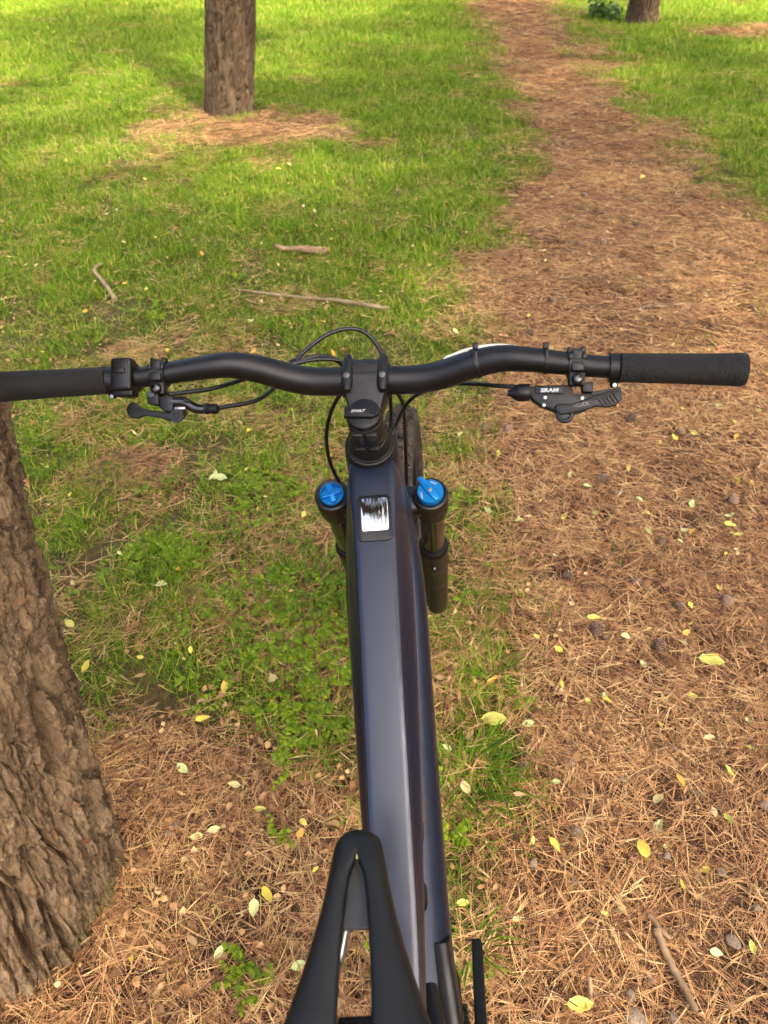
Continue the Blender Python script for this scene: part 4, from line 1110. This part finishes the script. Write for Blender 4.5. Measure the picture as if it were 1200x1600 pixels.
MB().lathe([(0, 0.0135), (0.20, 0.0135)], pc + np.array([0, -0.002, -0.012]), (pc * 0 + np.array([0, -0.605, 0.66])) - pc, 24).build('dropper_post', M['gloss'], bike)
MB().lathe([(0.0, 0.030), (0.06, 0.026), (0.30, 0.0235), (0.345, 0.024), (0.347, 0.0185), (0.352, 0.018)], (0, -0.475, 0.355), np.array([0, -0.605, 0.675]) - np.array([0, -0.475, 0.355]), 28).build('seat_tube', M['paint'], bike)
# motor, cranks, chain
b = MB()
b.sections([np.array([np.array([x * (0.056 if abs(x) < 1.5 else 1), -0.455 + 0.105 * p, 0.365 + 0.075 * q]) * np.array([1, 1, 1]) for p, q in sup(1, 1, 28, 2.6) * sc]) for x, sc in ((-1.0, 0.80), (-0.9, 0.93), (-0.6, 1.0), (0.6, 1.0), (0.9, 0.93), (1.0, 0.80))])
b.build('motor', M['plastic'], bike)
MB().lathe([(0.0575, 0.030), (0.0575, 0.068), (0.0600, 0.070), (0.0625, 0.068), (0.0625, 0.030)], (0, -0.47, 0.345), X1, 48).build('chainring', M['alloy'], bike, sharp=25)
b = MB()
for i in range(58):
    an = i * 2 * PI / 58
    b.box(np.array([0.060, -0.47 + 0.0735 * math.cos(an), 0.345 + 0.0735 * math.sin(an)]), (0.007 if i % 2 else 0.005, 0.0085, 0.006), 0.0008, np.array(Matrix.Rotation(an + PI / 2, 3, 'X')))
o = b.build('chain', M['spoke'], bike); o['kind'] = 'stuff'
for sg, an in ((1, math.radians(-15)), (-1, math.radians(165))):
    d = np.array([0, math.cos(an), math.sin(an)]); u = np.array([0, -math.sin(an), math.cos(an)])
    R_ = []
    for f, xc, hw, hh in ((-0.018, 0.076, 0.007, 0.014), (-0.010, 0.076, 0.0085, 0.018), (0.03, 0.077, 0.0085, 0.0165), (0.10, 0.0800, 0.0080, 0.0140), (0.150, 0.0825, 0.0080, 0.0150), (0.163, 0.0830, 0.0080, 0.0150), (0.170, 0.0830, 0.0072, 0.0130), (0.1715, 0.0830, 0.0060, 0.0110)):
        R_.append(np.array([np.array([sg * xc, -0.47, 0.345]) + d * f + X1 * hw * x * sg + u * hh * y for x, y in sup(1, 1, 16, 5)]))
    b = MB(); b.sections(R_); b.build('crank_arm', M['bar'], bike, sharp=35)
# shock with its label, linkage arm, rear triangle
sa0, sa1 = np.array([0.0, -0.235, 0.745]), np.array([0.0, -0.445, 0.600])
dsh = nrm(sa1 - sa0)
b = MB(); b.lathe([(0, 0.012), (0.006, 0.024), (0.012, 0.0295), (0.095, 0.0300), (0.112, 0.0295), (0.116, 0.022), (0.117, 0.0105), (0.22, 0.0105), (0.225, 0.016), (0.25, 0.016)], sa0, dsh, 32); sk = b.build('shock', M['lower'], bike, sharp=30)
b = MB(); b.lathe([(0.035, 0.0302), (0.0352, 0.0307), (0.094, 0.0307), (0.0942, 0.0302)], sa0, dsh, 32); b.build('shock_label', M['label'], sk)
nx_ = nrm(np.cross(dsh, X1)); nx_ = nx_ if nx_[2] > 0 else -nx_
text('lettering', 'FLOAT X', 0.009, sa0 + dsh * 0.064 + X1 * 0.0288 + nx_ * 0.0115, -dsh, nrm(X1 * -0.45 + nx_ * 0.9), M['printdim'], sk)
b = MB()
b.sections(frame_loft([(-0.365, 0.505), (-0.40, 0.47), (-0.47, 0.42), (-0.56, 0.405)], [sup(0.011, 0.014, 16, 3), sup(0.012, 0.016, 16, 3), sup(0.012, 0.017, 16, 3), sup(0.010, 0.013, 16, 3)]))
for i, v in enumerate(b.V): b.V[i] = [v[0] + 0.036 + 0.12 * max(0, -0.38 - v[1]) * 0.9, v[1], v[2]]
b.build('side_arm', M['lower'], bike)
for sg in (-1, 1):
    MB().tube(catmull([(0.035 * sg, -0.50, 0.36), (0.050 * sg, -0.60, 0.37), (0.060 * sg, -0.76, 0.375), (0.068 * sg, -0.915, 0.37)], 5), 0.013, 14).build('chain_stay', M['paint'], bike)
    MB().tube(catmull([(0.030 * sg, -0.52, 0.60), (0.045 * sg, -0.62, 0.56), (0.060 * sg, -0.76, 0.47), (0.068 * sg, -0.915, 0.38)], 5), 0.010, 14).build('seat_stay', M['paint'], bike)
    MB().tube(catmull([(0.024 * sg, -0.445, 0.600), (0.032 * sg, -0.50, 0.615), (0.030 * sg, -0.525, 0.60)], 4), 0.009, 10).build('link_arm', M['alloy'], bike)
b = MB(); b.box((0, -0.335, 0.545), (0.050, 0.030, 0.05), 0.008); b.build('shock_mount', M['lower'], bike)

# white plastic strip tied behind the bar
b = MB(); xs = np.linspace(0.076, 0.215, 34); Fh = np.interp(xs, [0.076, 0.088, 0.105, 0.125, 0.15, 0.175, 0.2, 0.215], [0.013, 0.0215, 0.0220, 0.0210, 0.0180, 0.0150, 0.0135, 0.0125])
R_ = []
for x, h in zip(xs, Fh):
    c0 = barp(x); R_.append(np.array([S(c0 + VV * v - NN * (0.0165 - 0.003 * v / 0.02 + dn)) for v, dn in ((-0.006, 0), (0.008, 0), (h, -0.003), (h, -0.0024), (0.008, 0.0007), (-0.006, 0.0007))]))
b.sections(R_)
o = b.build('plastic_strip', M['whiteplastic'], None, sharp=40)
o.matrix_world = Matrix.LocRotScale(bike.location, bike.rotation_euler, None)
tag(o, 'white plastic strip tied behind the right half of the handlebar', 'plastic strip')

# ------------------------------------------------------------------ fallen leaves, cones, stones, sticks
LM = []
for k in range(10):
    rg = np.random.default_rng(100 + k)
    V, F = leafshape(1.0, rg.uniform(0.30, 0.52), 9, rg.uniform(-0.25, 0.65), rg.uniform(0.02, 0.5), rg.uniform(-0.55, 0.55), lobes=0.05, seed=k)
    n0 = len(V); y1 = V[:, 1].min()
    st_ = np.array([(-0.012, y1 + 0.02, 0.02), (0.012, y1 + 0.02, 0.02), (0.012, y1 - 0.12, 0.03), (-0.012, y1 - 0.12, 0.03)])
    LM.append(mesh_np('leaf', np.vstack([V, st_]), F + [(n0, n0 + 1, n0 + 2, n0 + 3)], M['leaf']))
DM = []
for k in range(10):
    rg = np.random.default_rng(300 + k)
    V, F = leafshape(1.0, rg.uniform(0.30, 0.55), 9, rg.uniform(-0.7, 1.1), rg.uniform(-0.2, 0.7), rg.uniform(-0.8, 0.8), lobes=0.12, seed=k + 50)
    DM.append(mesh_np('dry_leaf', V, F, M['leaf']))
PAL = {'YG': (0.56, 0.55, 0.10), 'Y': (0.72, 0.56, 0.07), 'O': (0.72, 0.38, 0.05), 'P': (0.66, 0.60, 0.25), 'PG': (0.44, 0.52, 0.20), 'B': (0.34, 0.18, 0.075), 'B2': (0.22, 0.10, 0.04), 'B3': (0.50, 0.33, 0.16)}
def leaf(name, meshes, x, y, L, col, ang, label, cat, group, lift, rg, tilt=0.22):
    o = bpy.data.objects.new(name, meshes[rg.integers(0, len(meshes))])
    o.location = (x, y, float(height(x, y)) - 0.004 + lift)
    o.rotation_euler = (rg.normal(0, tilt), rg.normal(0, tilt), math.radians(ang - 90))
    o.scale = (L, L, L)
    c = np.array(PAL[col]) * rg.uniform(0.8, 1.15) * np.array([rg.uniform(0.93, 1.07), rg.uniform(0.93, 1.07), 1])
    o.color = (*np.clip(c, 0, 1), 1)
    link(o); tag(o, label, cat, group)
    return o
rgL = np.random.default_rng(77)
CW = {'YG': 'yellow green', 'Y': 'bright yellow', 'O': 'orange', 'P': 'pale cream', 'PG': 'pale green', 'B': 'brown', 'B2': 'dark brown', 'B3': 'tan'}
def zone(y, path):
    if path: return 'on the needle path ' + ('in the lower right corner' if y < 0.75 else 'right of the top tube' if y < 1.3 else 'right of the fork below the shifter' if y < 2.3 else 'just beyond the right grip' if y < 4.2 else 'far up towards the far tree')
    return ('on the needles beside the saddle' if y < 0.85 else 'in the grass between near trunk and frame' if y < 1.5 else 'in the grass below the left half of the bar' if y < 2.5 else 'in the grass just beyond the left half of the bar' if y < 4.5 else 'in the far grass round the middle tree')
KEY = [(0.249, 0.958, 0.067, 'YG', 0, 'large yellow green oval leaf right of the down tube where grass meets path'),
       (0.797, 1.12, 0.071, 'YG', -15, 'longest narrow yellow green leaf on the needle path, far right'),
       (0.335, 0.401, 0.053, 'YG', 0, 'broad yellow green leaf at the bottom edge beside the stick'),
       (0.511, 0.666, 0.048, 'Y', 95, 'pale yellow pointed leaf standing upright on the path in the lower right'),
       (0.339, 0.674, 0.038, 'O', -55, 'orange yellow leaf on the path level with the saddle nose'),
       (0.629, 0.811, 0.038, 'O', 100, 'curled orange leaf on the path in the lower right'),
       (0.247, 0.537, 0.026, 'P', 10, 'small pale round leaf on the path above the crank arm'),
       (0.568, 0.597, 0.025, 'Y', 90, 'small yellow leaf above the thick stick on the path'),
       (0.66, 0.489, 0.028, 'YG', 90, 'yellow green leaf at the right edge beside the thick stick'),
       (-0.521, 1.82, 0.069, 'PG', 0, 'large pale green leaf in the grass left of the fork'),
       (-0.374, 1.042, 0.039, 'Y', 100, 'bright yellow upright leaf in the weeds left of the top tube'),
       (-0.717, 1.099, 0.044, 'Y', 80, 'yellow leaf in the grass just right of the near trunk'),
       (-0.411, 0.957, 0.04, 'Y', 10, 'bright yellow leaf where the needles round the near trunk begin'),
       (-0.373, 0.687, 0.032, 'P', 5, 'pale yellow oval leaf on the needles between near trunk and saddle'),
       (-0.15, 0.458, 0.032, 'PG', 20, 'pale green leaf on the needles just left of the saddle'),
       (-0.293, 0.478, 0.03, 'P', 60, 'narrow pale yellow leaf on bare soil left of the saddle'),
       (-0.254, 0.743, 0.032, 'YG', 0, 'flat yellow green leaf on the needles above left of the saddle nose'),
       (-0.168, 0.693, 0.028, 'O', 70, 'orange yellow leaf beside the small weed left of the saddle nose'),
       (0.724, 0.911, 0.029, 'P', 0, 'pale leaf at the right of the path below the longest leaf'),
       (0.517, 1.01, 0.033, 'Y', -30, 'yellow leaf in the middle of the path right of the top tube'),
       (1.019, 1.616, 0.045, 'YG', -20, 'yellow green leaf paired with another at the right edge of the path'),
       (1.025, 1.569, 0.034, 'YG', 0, 'smaller lower leaf of the yellow green pair at the right edge'),
       (0.539, 1.255, 0.04, 'YG', -5, 'narrow yellow green leaf on the path right of the fork leg')]
for x, y, L, c, a, lab in KEY:
    leaf('fallen_leaf', LM, x, y, L, c, a, lab, 'leaf', None, 0.026 if x > 0.1 else 0.030, rgL, 0.12)
EXTRA = [(0.263, 2.071, 0.039, 'P', 60), (0.988, 2.063, 0.035, 'Y', 110), (0.421, 1.053, 0.027, 'Y', 90), (0.607, 1.196, 0.036, 'P', 5)]
npath = nlawn = nb = 0
for x, y, L, c, a in EXTRA:
    leaf('fallen_leaf', LM, x, y, L, c, a, 'small %s leaf %s' % (CW[c], zone(y, True)), 'leaf', 'yellow leaves on the needle path', 0.024, rgL)
tries = 0
while npath < 235 and tries < 9000:
    tries += 1
    y = 0.40 + 8.5 * rgL.uniform() ** 0.95; x = rgL.uniform(0.1, 0.5 + 0.42 * y)
    if float(f_path(x, y)) < 0.6: continue
    npath += 1
    c = rgL.choice(['YG', 'Y', 'P', 'P', 'YG', 'PG', 'O'])
    leaf('fallen_leaf', LM, x, y, rgL.uniform(0.018, 0.042), c, rgL.uniform(0, 360), 'small %s leaf %s' % (CW[c], zone(y, True)), 'leaf', 'yellow leaves on the needle path', rgL.uniform(0.013, 0.025), rgL, 0.3)
while nlawn < 120 and tries < 20000:
    tries += 1
    y = 0.45 + 7.0 * rgL.uniform() ** 1.4; x = rgL.uniform(-0.45 - 0.42 * y, 0.35 + 0.1 * y)
    if float(f_path(x, y)) > 0.3 or math.hypot(x + 0.71, y - 0.62) < 0.3: continue
    nlawn += 1
    c = rgL.choice(['YG', 'Y', 'P', 'Y', 'PG', 'O', 'P'])
    leaf('fallen_leaf', LM, x, y, rgL.uniform(0.02, 0.046), c, rgL.uniform(0, 360), 'small %s leaf %s' % (CW[c], zone(y, False)), 'leaf', 'yellow leaves in the grass', 0.030, rgL, 0.3)
while nb < 230 and tries < 40000:
    tries += 1
    y = 0.36 + 4.2 * rgL.uniform() ** 1.6; x = rgL.uniform(-0.45 - 0.42 * y, 0.45)
    if float(f_path(x, y)) > 0.75 or math.hypot(x + 0.71, y - 0.62) < 0.26: continue
    if rgL.uniform() > 0.25 + 0.75 * float(sstep(0.40, 0.58, fbm(np.array(x * 1.6), np.array(y * 1.6), 71))): continue
    nb += 1
    c = rgL.choice(['B', 'B', 'B2', 'B2', 'B3'])
    leaf('dry_leaf', DM, x, y, rgL.uniform(0.018, 0.045), c, rgL.uniform(0, 360), 'curled dry %s leaf %s' % (CW[c], zone(y, False)), 'leaf', 'dry brown leaves in the grass', 0.020, rgL, 0.45)

# pine cones
CM = []
for k in range(3):
    mb = MB(); rg = np.random.default_rng(k + 5)
    mb.lathe([(-0.018, 0.002), (-0.014, 0.008), (-0.004, 0.0105), (0.008, 0.008), (0.018, 0.003)], (0, 0, 0.011), (0, 1, 0), 12)
    for i in range(64):
        t = i / 63; yy = -0.016 + 0.034 * t; r = np.interp(t, [0, 0.15, 0.4, 0.75, 1], [0.004, 0.0105, 0.0125, 0.009, 0.003]); an = i * 2.39996
        e = np.array([math.cos(an), 0, math.sin(an)]); tg = np.array([-math.sin(an), 0, math.cos(an)]); f = nrm(e * 0.75 + np.array([0, 0.65, 0])); up = np.cross(tg, f)
        w = 0.0042 * (1 - 0.45 * t)
        mb.box(np.array([0, yy, 0.0125]) + e * r, (2 * w, 0.0075, 0.0018), 0, np.stack([tg, f, up], 1))
    o = mb.build('cone_shape', M['cone'], None, smooth=False); CM.append(o.data); bpy.data.objects.remove(o)
CONES = [(0.667, 3.355), (0.994, 3.77), (1.08, 4.884), (1.186, 4.537), (1.197, 4.267), (1.135, 3.796), (1.499, 3.526), (1.535, 3.435), (2.0, 5.028), (0.693, 1.827), (1.068, 1.733), (0.767, 1.298), (0.687, 1.379), (0.497, 1.407), (0.681, 1.171), (0.536, 1.219), (0.42, 2.101), (0.356, 2.12), (1.028, 2.101), (0.698, 2.533), (0.871, 2.179), (0.898, 1.31), (1.3, 2.9), (0.9, 2.75), (1.45, 4.4), (1.7, 3.9), (0.75, 3.1), (1.25, 5.6), (1.5, 6.4)]
NC = len(CONES)
for i, (x, y) in enumerate(CONES + [(0.30, 0.841), (-0.68, 1.529)] + [(1.28, 3.30), (1.05, 3.15), (1.62, 3.05), (0.85, 3.62), (1.38, 4.05), (1.62, 4.7), (1.18, 5.1), (1.7, 5.5), (1.4, 7.2), (1.7, 8.1), (1.55, 9.0), (0.95, 2.4), (1.22, 2.55), (0.6, 2.8), (1.45, 2.35), (0.8, 1.55)]):
    o = link(bpy.data.objects.new('pine_cone', CM[i % 3])); o.location = (x, y, float(height(x, y)) + 0.009); o.rotation_euler = (rgL.normal(0, 0.25), rgL.normal(0, 0.3), rgL.uniform(0, 6.28)); s_ = rgL.uniform(0.8, 1.15) * (1.0 if i < 29 else 0.9); o.scale = (s_,) * 3
    lab, gr = 'small brown pine cone ' + zone(y, True), 'pine cones on the path'
    if i == 29: lab, gr = 'pine cone at the edge of the path by the long grass tuft', None
    if i == 30: lab, gr = 'pine cone in the grass right of the near trunk', None
    tag(o, lab, 'pine cone', gr)
# stones
def pebble(seed):
    bm = bmesh.new(); bmesh.ops.create_icosphere(bm, subdivisions=3, radius=0.5); rg = np.random.default_rng(seed)
    fl = [(nrm(rg.normal(0, 1, 3)), rg.uniform(0.30, 0.44)) for _ in range(9)]
    for v in bm.verts:
        p = np.array(v.co[:])
        for n, d in fl:
            h = p @ n
            if h > d: p = p - n * (h - d) * 0.85
        v.co = Vector(p * np.array([1, 0.78, 0.55]))
    me = bpy.data.meshes.new('stone'); bm.to_mesh(me); bm.free(); me.shade_smooth(); me.set_sharp_from_angle(angle=0.6); me.materials.append(M['stone']); return me
PM = [pebble(k) for k in range(5)]
STN = [(0.407, 0.856, 0.025), (0.508, 0.818, 0.019), (0.392, 0.702, 0.026), (0.293, 0.642, 0.02), (0.729, 1.773, 0.028), (0.635, 0.501, 0.028), (0.428, 0.418, 0.02), (0.428, 0.383, 0.040), (0.492, 0.383, 0.026), (0.655, 0.627, 0.022), (0.366, 0.606, 0.02), (0.558, 0.657, 0.02), (0.794, 0.761, 0.024), (0.656, 0.789, 0.016), (0.385, 1.276, 0.023), (0.471, 0.443, 0.016), (0.56, 1.202, 0.019), (0.698, 0.56, 0.017), (-0.425, 0.72, 0.022), (-0.435, 0.700, 0.016)]
for i, (x, y, s_) in enumerate(STN):
    o = link(bpy.data.objects.new('stone', PM[i % 5])); o.location = (x, y, float(height(x, y)) + 0.0125); o.scale = (s_ * 1.1,) * 3; o.rotation_euler = (0, 0, rgL.uniform(0, 6.28))
    lab, gr = 'small grey pebble ' + zone(y, True), 'pebbles on the path'
    if i == 7: lab, gr = 'largest grey stone at the bottom edge of the needle path', None
    if i == 5: lab, gr = 'pale grey stone right of the thick stick on the path', None
    if i > 17: lab, gr = 'dark pebble on the needles beside the near trunk', 'pebbles by the near trunk'
    tag(o, lab, 'stone', gr)
# sticks
def stick(pts, r0, r1, mat, label, cat='stick', n=10):
    P = catmull([(x, y, float(height(x, y)) + z) for x, y, z in pts], 6); k = len(P); rg = np.random.default_rng(int(abs(pts[0][0]) * 1000))
    P = P + rg.normal(0, r0 * 0.10, P.shape); r = np.linspace(r0, r1, k) * (1 + rg.normal(0, 0.06, k))
    o = MB().tube(P, r, n).build('stick', mat, None, sharp=50); tag(o, label, cat); return o
stick([(0.497, 0.520, 0.022), (0.506, 0.475, 0.021), (0.520, 0.43, 0.021), (0.532, 0.392, 0.020)], 0.0072, 0.0060, M['twig'], 'thick bare tan stick on the path at the lower right')
stick([(0.492, 0.545, 0.020), (0.505, 0.52, 0.020), (0.520, 0.505, 0.018)], 0.006, 0.004, M['twig'], 'short brown twig touching the top of the thick stick')
stick([(0.360, 0.442, 0.020), (0.357, 0.42, 0.020), (0.355, 0.405, 0.018)], 0.0045, 0.004, M['twig'], 'short twig beside the broad leaf at the bottom edge')
stick([(-0.70, 3.25, 0.010), (-0.45, 3.155, 0.022), (-0.2, 3.095, 0.026), (0.022, 3.021, 0.024)], 0.006, 0.010, M['greytwig'], 'long pale branch lying in the grass beyond the left half of the handlebar')
stick([(-1.374, 3.50, 0.030), (-1.375, 3.40, 0.038), (-1.28, 3.25, 0.032), (-1.201, 3.116, 0.02)], 0.007, 0.010, M['greytwig'], 'short crooked pale stick in the grass on the left')
stick([(-0.56, 3.76, 0.012), (-0.50, 3.70, 0.022), (-0.40, 3.69, 0.026), (-0.29, 3.67, 0.018)], 0.012, 0.020, M['twig'], 'stubby piece of brown rotten wood in the grass above the long branch')
stick([(1.12, 3.05, 0.008), (1.2, 3.075, 0.013), (1.3, 3.08, 0.013), (1.392, 3.10, 0.008)], 0.008, 0.010, M['greytwig'], 'mossy grey stick lying across the needle path above the right grip')
# two mounds of dead needles in the grass
for x, y, r, lab in ((-0.844, 1.869, 0.11, 'mound of dead brown needles in the grass right of the near trunk'), (-0.991, 2.148, 0.13, 'loose heap of dead needles in the grass under the left grip')):
    c = Clump(); rg = np.random.default_rng(int(r * 100))
    for b_ in range(240):
        a, q = rg.uniform(0, 6.28), r * math.sqrt(rg.uniform()); h = 0.055 * (1 - (q / r) ** 2)
        p0 = np.array([q * math.cos(a), q * math.sin(a), 0.006 + h * rg.uniform(0.5, 1.0)])
        needle(c, p0, a + rg.normal(0, 0.9), rg.uniform(0.04, 0.085), 0.0008, rg.uniform(0.05, 0.7), rg.uniform(-0.3, 0.3), rg.uniform(-0.5, 0.15))
    me = mesh_np('needle_mound', np.array(c.V), c.F, M['needle']); add_attr(me, 'tone', np.array(c.T))
    o = link(bpy.data.objects.new('needle_mound', me)); o.location = (x, y, float(height(x, y)) + 0.012); tag(o, lab, 'needle mound', None, 'stuff')
# taller grass tufts at the path edge
def tuft(x, y, n, lmin, lmax, lab, seed, spread_=0.05, dirx=0.0):
    c = Clump(); rg = np.random.default_rng(seed)
    for b_ in range(n):
        a, q = rg.uniform(0, 6.28), spread_ * math.sqrt(rg.uniform()); base = np.array([q * math.cos(a), q * math.sin(a), -0.004]); L = rg.uniform(lmin, lmax)
        da = a + rg.normal(0, 0.6); d = nrm(np.array([math.cos(da) + dirx, math.sin(da) - 0.2, 0])); t = np.linspace(0, 1, 6)
        ang = PI / 2 - rg.uniform(0.3, 0.8) - rg.uniform(0.5, 1.5) * t; st = np.stack([np.cos(ang), np.sin(ang)], 1) * L / 5; pp = np.cumsum(np.vstack([[0, 0], st[:-1]]), 0)
        P = base + pp[:, :1] * d + pp[:, 1:] * np.array([0, 0, 1.0]); P[:, 2] = np.maximum(P[:, 2], 0.012)
        V, F = ribbon(P, rg.uniform(0.0018, 0.0034) * np.array([0.8, 1, 1, 0.85, 0.55, 0.05]), nrm(np.array([-d[1], d[0], rg.uniform(-0.5, 0.5)]))); c.add(V, F, min(0.9, max(0, rg.normal(0.35, 0.16))))
    me = mesh_np('grass_tuft', np.array(c.V), c.F, M['grass']); add_attr(me, 'tone', np.array(c.T))
    o = link(bpy.data.objects.new('grass_tuft', me)); o.location = (x, y, float(height(x, y))); tag(o, lab, 'grass tuft', None, 'stuff')
tuft(0.185, 0.815, 110, 0.06, 0.15, 'long dark green grass tuft right of the down tube', 1, 0.07, 0.5)
tuft(0.27, 1.09, 60, 0.05, 0.12, 'pale grass tuft at the path edge right of the fork leg', 2, 0.04, 0.3)
tuft(-0.20, 1.36, 90, 0.07, 0.15, 'longer grass tuft left of the top tube below the fork', 3, 0.08, -0.2)
tuft(0.155, 0.50, 40, 0.05, 0.11, 'small grass tuft beside the crank arm', 4, 0.03, 0.1)
